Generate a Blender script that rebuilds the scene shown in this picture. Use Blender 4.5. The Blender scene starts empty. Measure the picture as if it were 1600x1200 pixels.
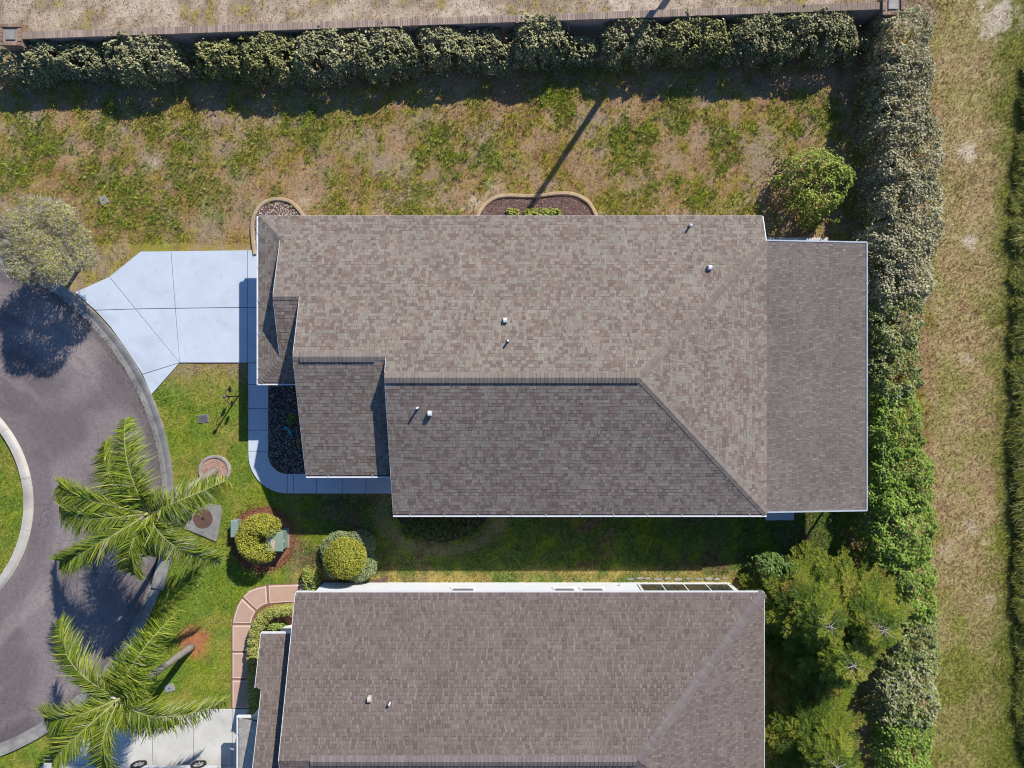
import bpy, math, random
import numpy as np
from mathutils import Vector

random.seed(7)
RNG = np.random.default_rng(11)
R = math.radians
scene = bpy.context.scene
COL = scene.collection

# ------------------------------------------------------------------ camera
CAM_H = 31.4            # metres above the lawn, looking straight down
FPX = 1099.0            # focal length in pixels of a 1600 px wide picture
cam_d = bpy.data.cameras.new("camera")
cam_d.sensor_width = 36.0
cam_d.lens = 36.0 * FPX / 1600.0
cam_d.clip_start = 0.5
cam_d.clip_end = 4000.0
cam = bpy.data.objects.new("camera", cam_d)
COL.objects.link(cam)
cam.location = (0, 0, CAM_H)
cam.rotation_euler = (0, 0, 0)
scene.camera = cam

# ------------------------------------------------------------------ light
SUN_EL = 38.0
SUN_AZ = (0.549, 0.836)           # horizontal direction towards the sun
world = bpy.data.worlds.new("World")
scene.world = world
world.use_nodes = True
wn = world.node_tree
wn.nodes.clear()
w_out = wn.nodes.new("ShaderNodeOutputWorld")
w_bg = wn.nodes.new("ShaderNodeBackground")
w_sky = wn.nodes.new("ShaderNodeTexSky")
w_sky.sky_type = 'NISHITA'
w_sky.sun_disc = False
w_sky.sun_elevation = R(SUN_EL)
w_sky.sun_rotation = math.atan2(SUN_AZ[0], SUN_AZ[1])
w_sky.air_density = 1.0
w_sky.dust_density = 0.2
w_sky.ozone_density = 10.0
w_bg.inputs["Strength"].default_value = 0.115
wn.links.new(w_sky.outputs[0], w_bg.inputs[0])
wn.links.new(w_bg.outputs[0], w_out.inputs[0])

sun_d = bpy.data.lights.new("sun", 'SUN')
sun_d.energy = 4.6
sun_d.angle = R(0.5)
sun_d.color = (1.0, 0.95, 0.88)
sun = bpy.data.objects.new("sun", sun_d)
COL.objects.link(sun)
ce, se = math.cos(R(SUN_EL)), math.sin(R(SUN_EL))
SUNV = Vector((SUN_AZ[0] * ce, SUN_AZ[1] * ce, se)).normalized()
sun.rotation_euler = SUNV.to_track_quat('Z', 'Y').to_euler()
sun.location = (20, 30, 40)

vs = scene.view_settings
vs.view_transform = 'Standard'
vs.look = 'None'
vs.exposure = 0.19
vs.gamma = 1.0
vs.use_curve_mapping = False
scene.cycles.max_bounces = 5
scene.cycles.diffuse_bounces = 3
scene.cycles.glossy_bounces = 2
scene.cycles.transmission_bounces = 3
scene.cycles.transparent_max_bounces = 4
scene.cycles.filter_width = 1.1
scene.cycles.caustics_reflective = False
scene.cycles.caustics_refractive = False


# ------------------------------------------------------------------ helpers
def W(px, py, h=0.0):
    """where a sight line through a picture point meets the height h"""
    s = FPX / (CAM_H - h)
    return ((px - 800.0) / s, (600.0 - py) / s, h)


def lin(r, g, b):
    f = lambda c: (c / 255.0 / 12.92) if c / 255.0 <= 0.04045 else ((c / 255.0 + 0.055) / 1.055) ** 2.4
    return (f(r), f(g), f(b))


_T = np.random.default_rng(5).random((256, 256))


def vnoise(x, y):
    xi = np.floor(x).astype(int); yi = np.floor(y).astype(int)
    fx = x - xi; fy = y - yi
    fx = fx * fx * (3 - 2 * fx); fy = fy * fy * (3 - 2 * fy)
    a = _T[xi & 255, yi & 255]; b = _T[(xi + 1) & 255, yi & 255]
    c = _T[xi & 255, (yi + 1) & 255]; d = _T[(xi + 1) & 255, (yi + 1) & 255]
    return (a * (1 - fx) + b * fx) * (1 - fy) + (c * (1 - fx) + d * fx) * fy


def fbm(x, y, o=4, g=0.55):
    s = 0; a = 1.0; t = 0
    for i in range(o):
        s = s + a * vnoise(x + 17.3 * i, y - 9.1 * i); t += a
        a *= g; x = x * 2.03; y = y * 2.03
    return s / t


def sstep(a, b, x):
    t = np.clip((x - a) / (b - a), 0, 1)
    return t * t * (3 - 2 * t)


def inpoly(px, py, poly):
    px = np.asarray(px); py = np.asarray(py)
    r = np.zeros(px.shape, bool)
    n = len(poly)
    for i in range(n):
        x0, y0 = poly[i]; x1, y1 = poly[(i + 1) % n]
        if y0 == y1:
            continue
        c = ((y0 > py) != (y1 > py)) & (px < (x1 - x0) * (py - y0) / (y1 - y0) + x0)
        r ^= c
    return r


# ------------------------------------------------------------------ materials
def nodemat(name):
    m = bpy.data.materials.new(name)
    m.use_nodes = True
    nt = m.node_tree
    return m, nt, nt.nodes["Principled BSDF"], nt.nodes["Material Output"]


def mat(name, c1, c2=None, scale=6.0, rough=0.8, bump=0.0, bscale=60.0, spec=0.3, objrand=0.0, metal=0.0, fine=0.0, fscale=90.0, stain=0.0):
    """colour mottled between c1 and c2; fine grain; optional brightness per object"""
    m, nt, p, out = nodemat(name)
    N, L = nt.nodes, nt.links
    p.inputs["Roughness"].default_value = rough
    p.inputs["Specular IOR Level"].default_value = spec
    p.inputs["Metallic"].default_value = metal
    if c2 is None:
        c2 = tuple(c * 0.82 for c in c1)
    geo = N.new("ShaderNodeNewGeometry")
    no = N.new("ShaderNodeTexNoise")
    no.inputs["Scale"].default_value = scale
    no.inputs["Detail"].default_value = 6
    no.inputs["Roughness"].default_value = 0.6
    L.new(geo.outputs["Position"], no.inputs["Vector"])
    rp = N.new("ShaderNodeValToRGB")
    rp.color_ramp.elements[0].position = 0.32
    rp.color_ramp.elements[1].position = 0.68
    rp.color_ramp.elements[0].color = (*c1, 1)
    rp.color_ramp.elements[1].color = (*c2, 1)
    L.new(no.outputs["Fac"], rp.inputs[0])
    col = rp.outputs[0]
    if fine:
        n2 = N.new("ShaderNodeTexNoise")
        n2.inputs["Scale"].default_value = fscale
        n2.inputs["Detail"].default_value = 2
        L.new(geo.outputs["Position"], n2.inputs["Vector"])
        mr = N.new("ShaderNodeMapRange")
        mr.inputs[1].default_value = 0.3; mr.inputs[2].default_value = 0.7
        mr.inputs[3].default_value = 1 - fine; mr.inputs[4].default_value = 1 + fine
        L.new(n2.outputs["Fac"], mr.inputs[0])
        vm = N.new("ShaderNodeVectorMath"); vm.operation = 'SCALE'
        L.new(col, vm.inputs[0]); L.new(mr.outputs[0], vm.inputs["Scale"])
        col = vm.outputs[0]
    if stain:                      # weathering: broad soft stains and small dark spots
        for sc, lo, hi, k in ((0.55, .52, .72, stain), (2.3, .60, .76, stain * .8), (11.0, .70, .78, stain * 1.6)):
            ns = N.new("ShaderNodeTexNoise")
            ns.inputs["Scale"].default_value = sc
            ns.inputs["Detail"].default_value = 5
            ns.inputs["Distortion"].default_value = 0.6
            L.new(geo.outputs["Position"], ns.inputs["Vector"])
            mr = N.new("ShaderNodeMapRange")
            mr.inputs[1].default_value = lo; mr.inputs[2].default_value = hi
            mr.inputs[3].default_value = 1.0; mr.inputs[4].default_value = 1 - k
            L.new(ns.outputs["Fac"], mr.inputs[0])
            vm = N.new("ShaderNodeVectorMath"); vm.operation = 'SCALE'
            L.new(col, vm.inputs[0]); L.new(mr.outputs[0], vm.inputs["Scale"])
            col = vm.outputs[0]
    if objrand:
        oi = N.new("ShaderNodeObjectInfo")
        mr = N.new("ShaderNodeMapRange")
        mr.inputs[3].default_value = 1 - objrand; mr.inputs[4].default_value = 1 + objrand
        L.new(oi.outputs["Random"], mr.inputs[0])
        vm = N.new("ShaderNodeVectorMath"); vm.operation = 'SCALE'
        L.new(col, vm.inputs[0]); L.new(mr.outputs[0], vm.inputs["Scale"])
        col = vm.outputs[0]
    L.new(col, p.inputs["Base Color"])
    if bump:
        nb = N.new("ShaderNodeTexNoise")
        nb.inputs["Scale"].default_value = bscale
        nb.inputs["Detail"].default_value = 3
        L.new(geo.outputs["Position"], nb.inputs["Vector"])
        bp = N.new("ShaderNodeBump")
        bp.inputs["Strength"].default_value = bump
        bp.inputs["Distance"].default_value = 0.02
        L.new(nb.outputs["Fac"], bp.inputs["Height"])
        L.new(bp.outputs[0], p.inputs["Normal"])
    return m


def mat_attr(name, rough=0.85, spec=0.2, fine=0.25, fscale=45.0, transl=0.0, bump=0.0, bscale=40.0, fine2=0.0, fscale2=8.0):
    """colour comes from the piece itself (attribute Col), with fine grain over it"""
    m, nt, p, out = nodemat(name)
    N, L = nt.nodes, nt.links
    p.inputs["Roughness"].default_value = rough
    p.inputs["Specular IOR Level"].default_value = spec
    at = N.new("ShaderNodeAttribute"); at.attribute_name = "Col"
    col = at.outputs["Color"]
    geo = N.new("ShaderNodeNewGeometry")
    for f, sc in ((fine, fscale), (fine2, fscale2)):
        if not f:
            continue
        n2 = N.new("ShaderNodeTexNoise")
        n2.inputs["Scale"].default_value = sc
        n2.inputs["Detail"].default_value = 3
        n2.inputs["Roughness"].default_value = 0.65
        L.new(geo.outputs["Position"], n2.inputs["Vector"])
        mr = N.new("ShaderNodeMapRange")
        mr.inputs[1].default_value = 0.3; mr.inputs[2].default_value = 0.7
        mr.inputs[3].default_value = 1 - f; mr.inputs[4].default_value = 1 + f
        L.new(n2.outputs["Fac"], mr.inputs[0])
        vm = N.new("ShaderNodeVectorMath"); vm.operation = 'SCALE'
        L.new(col, vm.inputs[0]); L.new(mr.outputs[0], vm.inputs["Scale"])
        col = vm.outputs[0]
    L.new(col, p.inputs["Base Color"])
    if bump:
        nb = N.new("ShaderNodeTexNoise")
        nb.inputs["Scale"].default_value = bscale
        nb.inputs["Detail"].default_value = 4
        L.new(geo.outputs["Position"], nb.inputs["Vector"])
        bp = N.new("ShaderNodeBump")
        bp.inputs["Strength"].default_value = bump
        bp.inputs["Distance"].default_value = 0.04
        L.new(nb.outputs["Fac"], bp.inputs["Height"])
        L.new(bp.outputs[0], p.inputs["Normal"])
    if transl:
        tr = N.new("ShaderNodeBsdfTranslucent")
        L.new(col, tr.inputs["Color"])
        mx = N.new("ShaderNodeMixShader")
        mx.inputs[0].default_value = transl
        L.new(p.outputs[0], mx.inputs[1]); L.new(tr.outputs[0], mx.inputs[2])
        L.new(mx.outputs[0], out.inputs["Surface"])
    return m


M = {}
M['ground'] = mat_attr('ground_soil', 0.95, 0.1, 0.30, 26.0, bump=0.6, bscale=14.0, fine2=0.16, fscale2=5.0)
M['blade'] = mat_attr('grass_blade', 0.7, 0.2, 0.0, transl=0.2)
M['leaf'] = mat_attr('leaf', 0.6, 0.15, 0.0, transl=0.22)
M['leaf_gloss'] = mat_attr('glossy_leaf', 0.5, 0.22, 0.0, transl=0.2)
M['shingle'] = mat_attr('asphalt_shingle', 0.95, 0.1, 0.18, 50.0, fine2=0.10, fscale2=0.7)
M['asphalt'] = mat_attr('road_asphalt', 0.9, 0.2, 0.34, 38.0, bump=0.4, bscale=70, fine2=0.12, fscale2=6.0)
_m = M['asphalt']; _nt = _m.node_tree; _p = _nt.nodes["Principled BSDF"]
_src = _p.inputs["Base Color"].links[0].from_socket
_geo = _nt.nodes.new("ShaderNodeNewGeometry")
_wob = _nt.nodes.new("ShaderNodeTexNoise"); _wob.inputs["Scale"].default_value = 1.2; _wob.inputs["Detail"].default_value = 4
_nt.links.new(_geo.outputs["Position"], _wob.inputs["Vector"])
_mx = _nt.nodes.new("ShaderNodeVectorMath"); _mx.operation = 'ADD'
_nt.links.new(_geo.outputs["Position"], _mx.inputs[0]); _nt.links.new(_wob.outputs["Color"], _mx.inputs[1])
_vo = _nt.nodes.new("ShaderNodeTexVoronoi"); _vo.feature = 'DISTANCE_TO_EDGE'; _vo.inputs["Scale"].default_value = .13
_nt.links.new(_mx.outputs[0], _vo.inputs["Vector"])
_mr = _nt.nodes.new("ShaderNodeMapRange")
_mr.inputs[1].default_value = .0008; _mr.inputs[2].default_value = .003; _mr.inputs[3].default_value = .74; _mr.inputs[4].default_value = 1.0
_nt.links.new(_vo.outputs["Distance"], _mr.inputs[0])
_sc = _nt.nodes.new("ShaderNodeVectorMath"); _sc.operation = 'SCALE'
_nt.links.new(_src, _sc.inputs[0]); _nt.links.new(_mr.outputs[0], _sc.inputs["Scale"])
_nt.links.new(_sc.outputs[0], _p.inputs["Base Color"])
M['pebble'] = mat_attr('pebble', 0.8, 0.25, 0.1)
M['ridge'] = mat('ridge_shingle', (.246, .206, .174), (.203, .168, .142), 9, 0.95, objrand=0.12, fine=0.12, spec=0.1)
M['ridge2'] = mat('ridge_shingle_grey', (.222, .188, .174), (.176, .146, .135), 9, 0.95, objrand=0.11, fine=0.12, spec=0.1)
M['deck'] = mat('roof_deck', (.06, .05, .045), rough=0.95)
M['white'] = mat('white_metal', (.78, .79, .80), (.70, .71, .72), 3, 0.45, spec=0.4)
M['gutter_in'] = mat('gutter_trough', (.16, .16, .16), (.08, .08, .08), 8, 0.7)
M['alu'] = mat('aluminium', (.50, .53, .56), (.42, .45, .48), 5, 0.4, spec=0.5)
M['stucco'] = mat('cream_stucco', (.62, .56, .46), (.56, .50, .42), 2, 0.9, bump=0.3, bscale=50)
M['stucco_white'] = mat('white_stucco', (.80, .82, .84), (.74, .76, .78), 1.5, 0.85, bump=0.2, bscale=50)
M['glass'] = mat('window_glass', (.02, .025, .03), (.03, .035, .04), 1, 0.08, spec=0.6)
M['screen'] = mat('insect_screen', (.03, .03, .03), (.05, .05, .05), 40, 0.8)
M['concrete'] = mat('pale_concrete', (.58, .64, .71), (.525, .585, .65), 0.9, 0.85, bump=0.12, bscale=70, fine=0.06, objrand=0.025, stain=0.16)
M['concrete2'] = mat('cream_concrete', (.68, .66, .60), (.58, .56, .50), 1.2, 0.85, bump=0.12, bscale=70, fine=0.06, objrand=0.03, stain=0.2)
M['kerb'] = mat('kerb_concrete', (.36, .34, .31), (.24, .23, .21), 2.2, 0.9, bump=0.3, bscale=50, fine=0.15, objrand=0.08, stain=0.35)
M['kerb2'] = mat('island_kerb_concrete', (.56, .52, .45), (.46, .42, .36), 2.2, 0.9, bump=0.3, bscale=50, fine=0.12, objrand=0.08, stain=0.25)
M['joint'] = mat('joint_filler', (.09, .075, .06), rough=0.95)
M['terracotta'] = mat('terracotta_band', (.32, .16, .105), (.26, .13, .09), 3, 0.85, fine=0.1)
M['paver'] = mat('pink_paver', (.56, .37, .27), (.50, .33, .25), 2, 0.85, fine=0.06, objrand=0.05)
M['paver_edge'] = mat('paver_edging', (.74, .62, .52), (.66, .54, .45), 4, 0.85)
M['brick'] = mat('cap_brick', (.40, .29, .22), (.31, .24, .19), 5, 0.9, objrand=0.25, fine=0.15)
M['brick_red'] = mat('pillar_brick', (.34, .21, .14), (.26, .18, .13), 6, 0.9, objrand=0.25, fine=0.12)
M['wallstucco'] = mat('mauve_stucco', (.34, .28, .25), (.28, .23, .21), 1.2, 0.92, bump=0.2)
M['edging'] = mat('tan_edging', (.50, .36, .20), (.38, .29, .20), 3, 0.88, fine=0.12, objrand=0.1)
M['edging_grey'] = mat('grey_edging', (.40, .37, .33), (.28, .25, .22), 5, 0.9, fine=0.15, objrand=0.12)
M['stone'] = mat('edging_stone', (.36, .34, .28), (.26, .24, .20), 6, 0.9, fine=0.15, objrand=0.15)
M['mulch'] = mat('red_mulch', (.36, .16, .09), (.22, .10, .06), 14, 0.95, bump=1.0, bscale=40, fine=0.4, fscale=35)
M['mulch_dark'] = mat('dark_mulch', (.20, .12, .10), (.10, .06, .05), 12, 0.95, bump=1.0, bscale=40, fine=0.4, fscale=35)
M['soil'] = mat('bed_soil', (.06, .05, .04), (.035, .03, .025), 6, 0.95)
M['bark'] = mat('bark', (.20, .16, .12), (.12, .10, .08), 12, 0.95, bump=0.6)
M['palm_bark'] = mat('palm_bark', (.34, .30, .26), (.22, .19, .16), 14, 0.95, bump=0.6)
M['rachis'] = mat('frond_stalk', (.36, .36, .12), (.28, .30, .09), 8, 0.6)
M['twig'] = mat('twig', (.44, .39, .32), (.32, .27, .21), 10, 0.9)
M['green_box'] = mat('green_cabinet_paint', (.27, .36, .28), (.23, .31, .24), 3, 0.5, spec=0.4)
M['pale_green'] = mat('pale_green_plastic', (.27, .34, .31), (.23, .30, .28), 3, 0.55)
M['dark_plate'] = mat('dark_plastic_lid', (.13, .13, .14), (.10, .10, .11), 8, 0.6)
M['grey_plate'] = mat('grey_lid', (.33, .33, .34), (.26, .26, .27), 8, 0.7)
M['rust'] = mat('rusty_iron', (.16, .085, .06), (.12, .07, .055), 8, 0.75, bump=0.3)
M['black'] = mat('black_iron', (.02, .02, .02), (.03, .03, .03), 8, 0.5)
M['turquoise'] = mat('turquoise_glaze', (.05, .42, .52), (.04, .34, .45), 8, 0.4)
M['paint_white'] = mat('road_paint', (.75, .75, .73), (.65, .65, .63), 5, 0.7)
M['car'] = mat('silver_car_paint', (.55, .57, .60), (.54, .56, .59), 1, 0.25, spec=0.6)
M['tyre'] = mat('tyre_rubber', (.02, .02, .02), (.03, .03, .03), 10, 0.8)
M['rim'] = mat('alloy_rim', (.62, .63, .65), (.55, .56, .58), 5, 0.3, metal=0.7)
M['wood_pole'] = mat('weathered_pole', (.22, .18, .14), (.16, .13, .10), 6, 0.9)
M['label'] = mat('warning_label', (.42, .22, .10), (.7, .62, .5), 14, 0.6)

# ------------------------------------------------------------------ objects
LOC = {}


def thing(name, label, cat, loc=(0, 0, 0), group=None):
    o = bpy.data.objects.new(name, None)
    COL.objects.link(o)
    o.location = loc
    o.empty_display_size = 0.2
    o["label"] = label
    o["category"] = cat
    if group:
        o["group"] = group
    LOC[o] = Vector(loc)
    return o


def _attach(o, parent, own=None):
    if parent is not None:
        o.parent = parent
        LOC[o] = LOC[parent]
    else:
        LOC[o] = Vector(own) if own is not None else Vector((0, 0, 0))


def _col_attr(me, cols, domain='FACE'):
    a = me.attributes.new("Col", 'FLOAT_COLOR', domain)
    c = np.ones((len(cols), 4), np.float32)
    c[:, :3] = cols
    a.data.foreach_set("color", c.ravel())


def obj(name, verts, faces, material, parent=None, smooth=False, cols=None, kind=None, label=None, cat=None, group=None):
    """verts in world metres; the object hangs under its parent"""
    off = LOC[parent] if parent is not None else Vector((0, 0, 0))
    me = bpy.data.meshes.new(name)
    me.from_pydata([(v[0] - off.x, v[1] - off.y, v[2] - off.z) for v in verts], [], faces)
    if cols is not None:
        _col_attr(me, cols)
    me.materials.append(M[material] if isinstance(material, str) else material)
    if smooth:
        for p in me.polygons:
            p.use_smooth = True
    me.update()
    o = bpy.data.objects.new(name, me)
    COL.objects.link(o)
    _attach(o, parent)
    if kind: o["kind"] = kind
    if label: o["label"] = label
    if cat: o["category"] = cat
    if group: o["group"] = group
    return o


def bigmesh(name, V, F, material, parent=None, cols=None, domain='FACE', kind=None, label=None, cat=None, group=None):
    """V (n,3) array, F (m,k) array with the same number of corners per face"""
    off = LOC[parent] if parent is not None else Vector((0, 0, 0))
    V = np.asarray(V, np.float32) - np.array([off.x, off.y, off.z], np.float32)
    F = np.asarray(F, np.int32)
    me = bpy.data.meshes.new(name)
    m, k = F.shape
    me.vertices.add(len(V)); me.vertices.foreach_set("co", V.ravel())
    me.loops.add(m * k); me.loops.foreach_set("vertex_index", F.ravel())
    me.polygons.add(m)
    me.polygons.foreach_set("loop_start", np.arange(0, m * k, k, dtype=np.int32))
    me.polygons.foreach_set("loop_total", np.full(m, k, np.int32))
    me.update(calc_edges=True)
    if cols is not None:
        _col_attr(me, cols, domain)
    me.materials.append(M[material] if isinstance(material, str) else material)
    o = bpy.data.objects.new(name, me)
    COL.objects.link(o)
    _attach(o, parent)
    if kind: o["kind"] = kind
    if label: o["label"] = label
    if cat: o["category"] = cat
    if group: o["group"] = group
    return o


def share(src, loc, parent, rotz=0.0):
    """another piece with the same mesh"""
    o = src.copy()
    COL.objects.link(o)
    o.parent = parent
    off = LOC[parent]
    o.location = Vector(loc) - off
    o.rotation_euler = (0, 0, rotz)
    LOC[o] = LOC[parent]
    return o


BOXF = [(0, 3, 2, 1), (4, 5, 6, 7), (0, 1, 5, 4), (1, 2, 6, 5), (2, 3, 7, 6), (3, 0, 4, 7)]


def boxv(x0, y0, z0, x1, y1, z1):
    return [(x0, y0, z0), (x1, y0, z0), (x1, y1, z0), (x0, y1, z0), (x0, y0, z1), (x1, y0, z1), (x1, y1, z1), (x0, y1, z1)]


def box(name, x0, y0, z0, x1, y1, z1, m, parent=None, **k):
    return obj(name, boxv(min(x0, x1), min(y0, y1), min(z0, z1), max(x0, x1), max(y0, y1), max(z0, z1)), BOXF, m, parent, **k)


def boxes(name, lst, m, parent=None, **k):
    v, f = [], []
    for b in lst:
        n = len(v)
        v += boxv(*b)
        f += [tuple(i + n for i in q) for q in BOXF]
    return obj(name, v, f, m, parent, **k)


def orient(poly):
    a = sum(poly[i][0] * poly[(i + 1) % len(poly)][1] - poly[(i + 1) % len(poly)][0] * poly[i][1] for i in range(len(poly)))
    return poly if a > 0 else poly[::-1]


def prism(name, poly, z0, z1, m, parent=None, bevel=0.0, **k):
    """upright prism over a plan polygon, its top edge eased by bevel"""
    poly = orient([tuple(p[:2]) for p in poly])
    n = len(poly)
    v = [(x, y, z0) for x, y in poly]
    f = [tuple(range(n))[::-1]]
    if bevel:
        ins = inset(poly, bevel)
        v += [(x, y, z1 - bevel) for x, y in poly] + [(x, y, z1) for x, y in ins]
        for i in range(n):
            j = (i + 1) % n
            f.append((i, j, n + j, n + i)); f.append((n + i, n + j, 2 * n + j, 2 * n + i))
        f.append(tuple(range(2 * n, 3 * n)))
    else:
        v += [(x, y, z1) for x, y in poly]
        for i in range(n):
            j = (i + 1) % n
            f.append((i, j, n + j, n + i))
        f.append(tuple(range(n, 2 * n)))
    return obj(name, v, f, m, parent, **k)


def inset(poly, d):
    poly = orient(poly)
    n = len(poly)
    out = []
    for i in range(n):
        a = Vector(poly[i - 1]); b = Vector(poly[i]); c = Vector(poly[(i + 1) % n])
        e1 = (b - a).normalized(); e2 = (c - b).normalized()
        n1 = Vector((-e1.y, e1.x)); n2 = Vector((-e2.y, e2.x))
        h = n1 + n2
        k = max(0.35, h.length_squared / 2)
        q = b + h * (d / k) * 1.0
        out.append((q.x, q.y))
    return out


def tube(path, radii, sides=8, cap=True):
    path = [Vector(p) for p in path]
    v, f = [], []
    for i, p in enumerate(path):
        d = (path[min(i + 1, len(path) - 1)] - path[max(i - 1, 0)]).normalized()
        a = d.orthogonal().normalized() if abs(d.z) > 0.9 else d.cross(Vector((0, 0, 1))).normalized()
        b = d.cross(a)
        r = radii[i] if hasattr(radii, '__len__') else radii
        for k in range(sides):
            t = 2 * math.pi * k / sides
            q = p + (a * math.cos(t) + b * math.sin(t)) * r
            v.append(tuple(q))
    for i in range(len(path) - 1):
        for k in range(sides):
            j = (k + 1) % sides
            f.append((i * sides + k, i * sides + j, (i + 1) * sides + j, (i + 1) * sides + k))
    if cap:
        f.append(tuple(range(sides))[::-1])
        f.append(tuple(range((len(path) - 1) * sides, len(path) * sides)))
    return v, f


def join(parts):
    v, f = [], []
    for a, b in parts:
        n = len(v)
        v += list(a); f += [tuple(i + n for i in q) for q in b]
    return v, f


def disc(cx, cy, r, z0, z1, m, name, parent=None, n=32, jit=0.0, **k):
    p = [(cx + r * (1 + jit * (random.random() - .5)) * math.cos(2 * math.pi * i / n), cy + r * (1 + jit * (random.random() - .5)) * math.sin(2 * math.pi * i / n)) for i in range(n)]
    return prism(name, p, z0, z1, m, parent, **k)


# ------------------------------------------------------------------ plan of the place (metres)
PITCH = 0.36
RIDGE_Y, RIDGE_Z = 0.24, 4.74


def zn(y):                       # height of the shared north slope of the first house
    return RIDGE_Z - PITCH * (y - RIDGE_Y)


Y_N = 6.94
X_E = 10.36
X_MAIN, X_ENTRY, X_GAR, X_PENT = -4.83, -8.40, -9.46, -10.42
Y_ENTRY_R, Y_GAR_R = 1.047, 3.457
Y_S, Y_ENTRY_S, Y_GAR_S = -5.29, -3.70, 0.08
X_RE = X_E - (RIDGE_Y - Y_S)     # east end of the ridge
RC = ((-148 - 800) / 35.0, (600 - 787) / 35.0)      # centre of the turning circle
R_OUT, R_ROAD, R_ISL, R_ISLIN = 12.03, 11.52, 5.74, 5.36

DRIVE = [[(117, 457), (171, 432.5), (212, 483), (149, 485)],
         [(171, 432.5), (220, 393), (267.5, 392.5), (274.3, 482), (212, 483)],
         [(149, 485), (212, 483), (281, 567), (223, 585), (197, 545), (173, 511)],
         [(212, 483), (274.3, 482), (281, 567)],
         [(267.5, 392.5), (386.7, 391), (386.7, 480.5), (274.3, 482)],
         [(274.3, 482), (386.7, 480.5), (386.7, 567), (281, 567)],
         [(386.7, 391), (446, 391), (446, 480.5), (386.7, 480.5)],
         [(386.7, 480.5), (446, 480.5), (446, 567), (386.7, 567)],
         [(223, 585), (281, 567), (237, 617)]]
g2 = lambda l: [W(*p)[:2] for p in l]
DRIVE_OUT = g2([(117, 457), (171, 432.5), (220, 393), (446, 391), (446, 567), (281, 567), (237, 617), (223, 585), (197, 545), (173, 511), (149, 485)])
DRIVE2_OUT = g2([(363, 1107), (252, 1107), (225, 1104), (170, 1072), (120, 1130), (90, 1165), (57, 1205), (20, 1260), (450, 1260), (450, 1107)])


def walk_line(side):              # front walk of the first house: side 0 outer, 1 inner
    x = -11.77 if side == 0 else -10.86
    y = -4.89 if side == 0 else -4.0
    r = 1.75 if side == 0 else 0.86
    return x, y, r


WALK_OUT = [(-11.77, 0.94), (-11.77, -3.14)] + [(-11.77 + 1.75 - 1.75 * math.cos(t), -3.14 - 1.75 * math.sin(t)) for t in np.linspace(0, math.pi / 2, 12)] + [(-4.9, -4.89)]
WALK_IN = [(-10.86, 0.94), (-10.86, -3.14)] + [(-10.02 - 0.84 * math.cos(t), -3.14 - 0.86 * math.sin(t)) for t in np.linspace(0, math.pi / 2, 12)] + [(-4.9, -4.0)]
WALK_POLY = WALK_OUT + WALK_IN[::-1]
HOUSE1 = [(-9.95, 0.5), (-8.1, 0.5), (-8.1, -3.3), (-4.5, -3.3), (-4.5, -4.9), (14.3, -4.9), (14.3, 5.6), (10.0, 5.6), (10, 6.5), (-9.95, 6.5)]
HOUSE2 = [(-8.4, -8.86), (9.75, -8.86), (9.75, -20), (-10.8, -20), (-10.8, -10.7), (-8.4, -10.7)]
WALK2_OUT = g2([(362, 1107), (362, 985), (365, 965), (371, 945), (382, 929), (398, 918), (418, 913), (470, 911), (500, 911)])
WALK2_IN = g2([(392, 1107), (392, 990), (394, 975), (399, 960), (407, 950), (420, 944), (440, 941), (470, 941), (500, 941)])
WALK2_POLY = WALK2_OUT + WALK2_IN[::-1]
BED_ROCK = g2([(421, 560), (421, 712), (424, 724), (434, 735), (452, 740), (520, 740), (520, 560)])
BED_NW = g2([(399, 398), (396, 375), (395, 350), (400, 332), (412, 318), (430, 312), (450, 314), (463, 323), (476, 345), (476, 400)])
BED_N = g2([(744, 345), (750, 330), (760, 318), (775, 309), (795, 306), (822, 307), (845, 306), (870, 303), (895, 304), (915, 313), (926, 326), (934, 345)])
BED_S = g2([(610, 790), (622, 812), (640, 830), (665, 843), (690, 848), (720, 842), (745, 828), (765, 806), (765, 780)])
BED_H2 = g2([(386, 1107), (392, 990), (399, 960), (420, 944), (460, 941), (470, 941), (470, 1107)])
MULCH1_C = W(411, 842)[:2]
MULCH2_C = W(303, 1008)[:2]
RING_C = W(336, 735)[:2]


def hard_mask(x, y):
    """True where nothing grows"""
    m = np.zeros(x.shape, bool)
    for p in (DRIVE_OUT, DRIVE2_OUT, WALK_POLY, HOUSE1, HOUSE2, WALK2_POLY, BED_ROCK, BED_NW, BED_N, BED_H2):
        m |= inpoly(x, y, p)
    d = np.hypot(x - RC[0], y - RC[1])
    m |= (d < R_OUT + .05) & (d > R_ISLIN - .02)
    m |= np.hypot(x - MULCH1_C[0], y - MULCH1_C[1]) < 1.3
    m |= np.hypot(x - RING_C[0], y - RING_C[1]) < 0.72
    return m


def wall_y(x):
    return 14.66 + (x + 20.87) * (15.94 - 14.66) / 36.92


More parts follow.
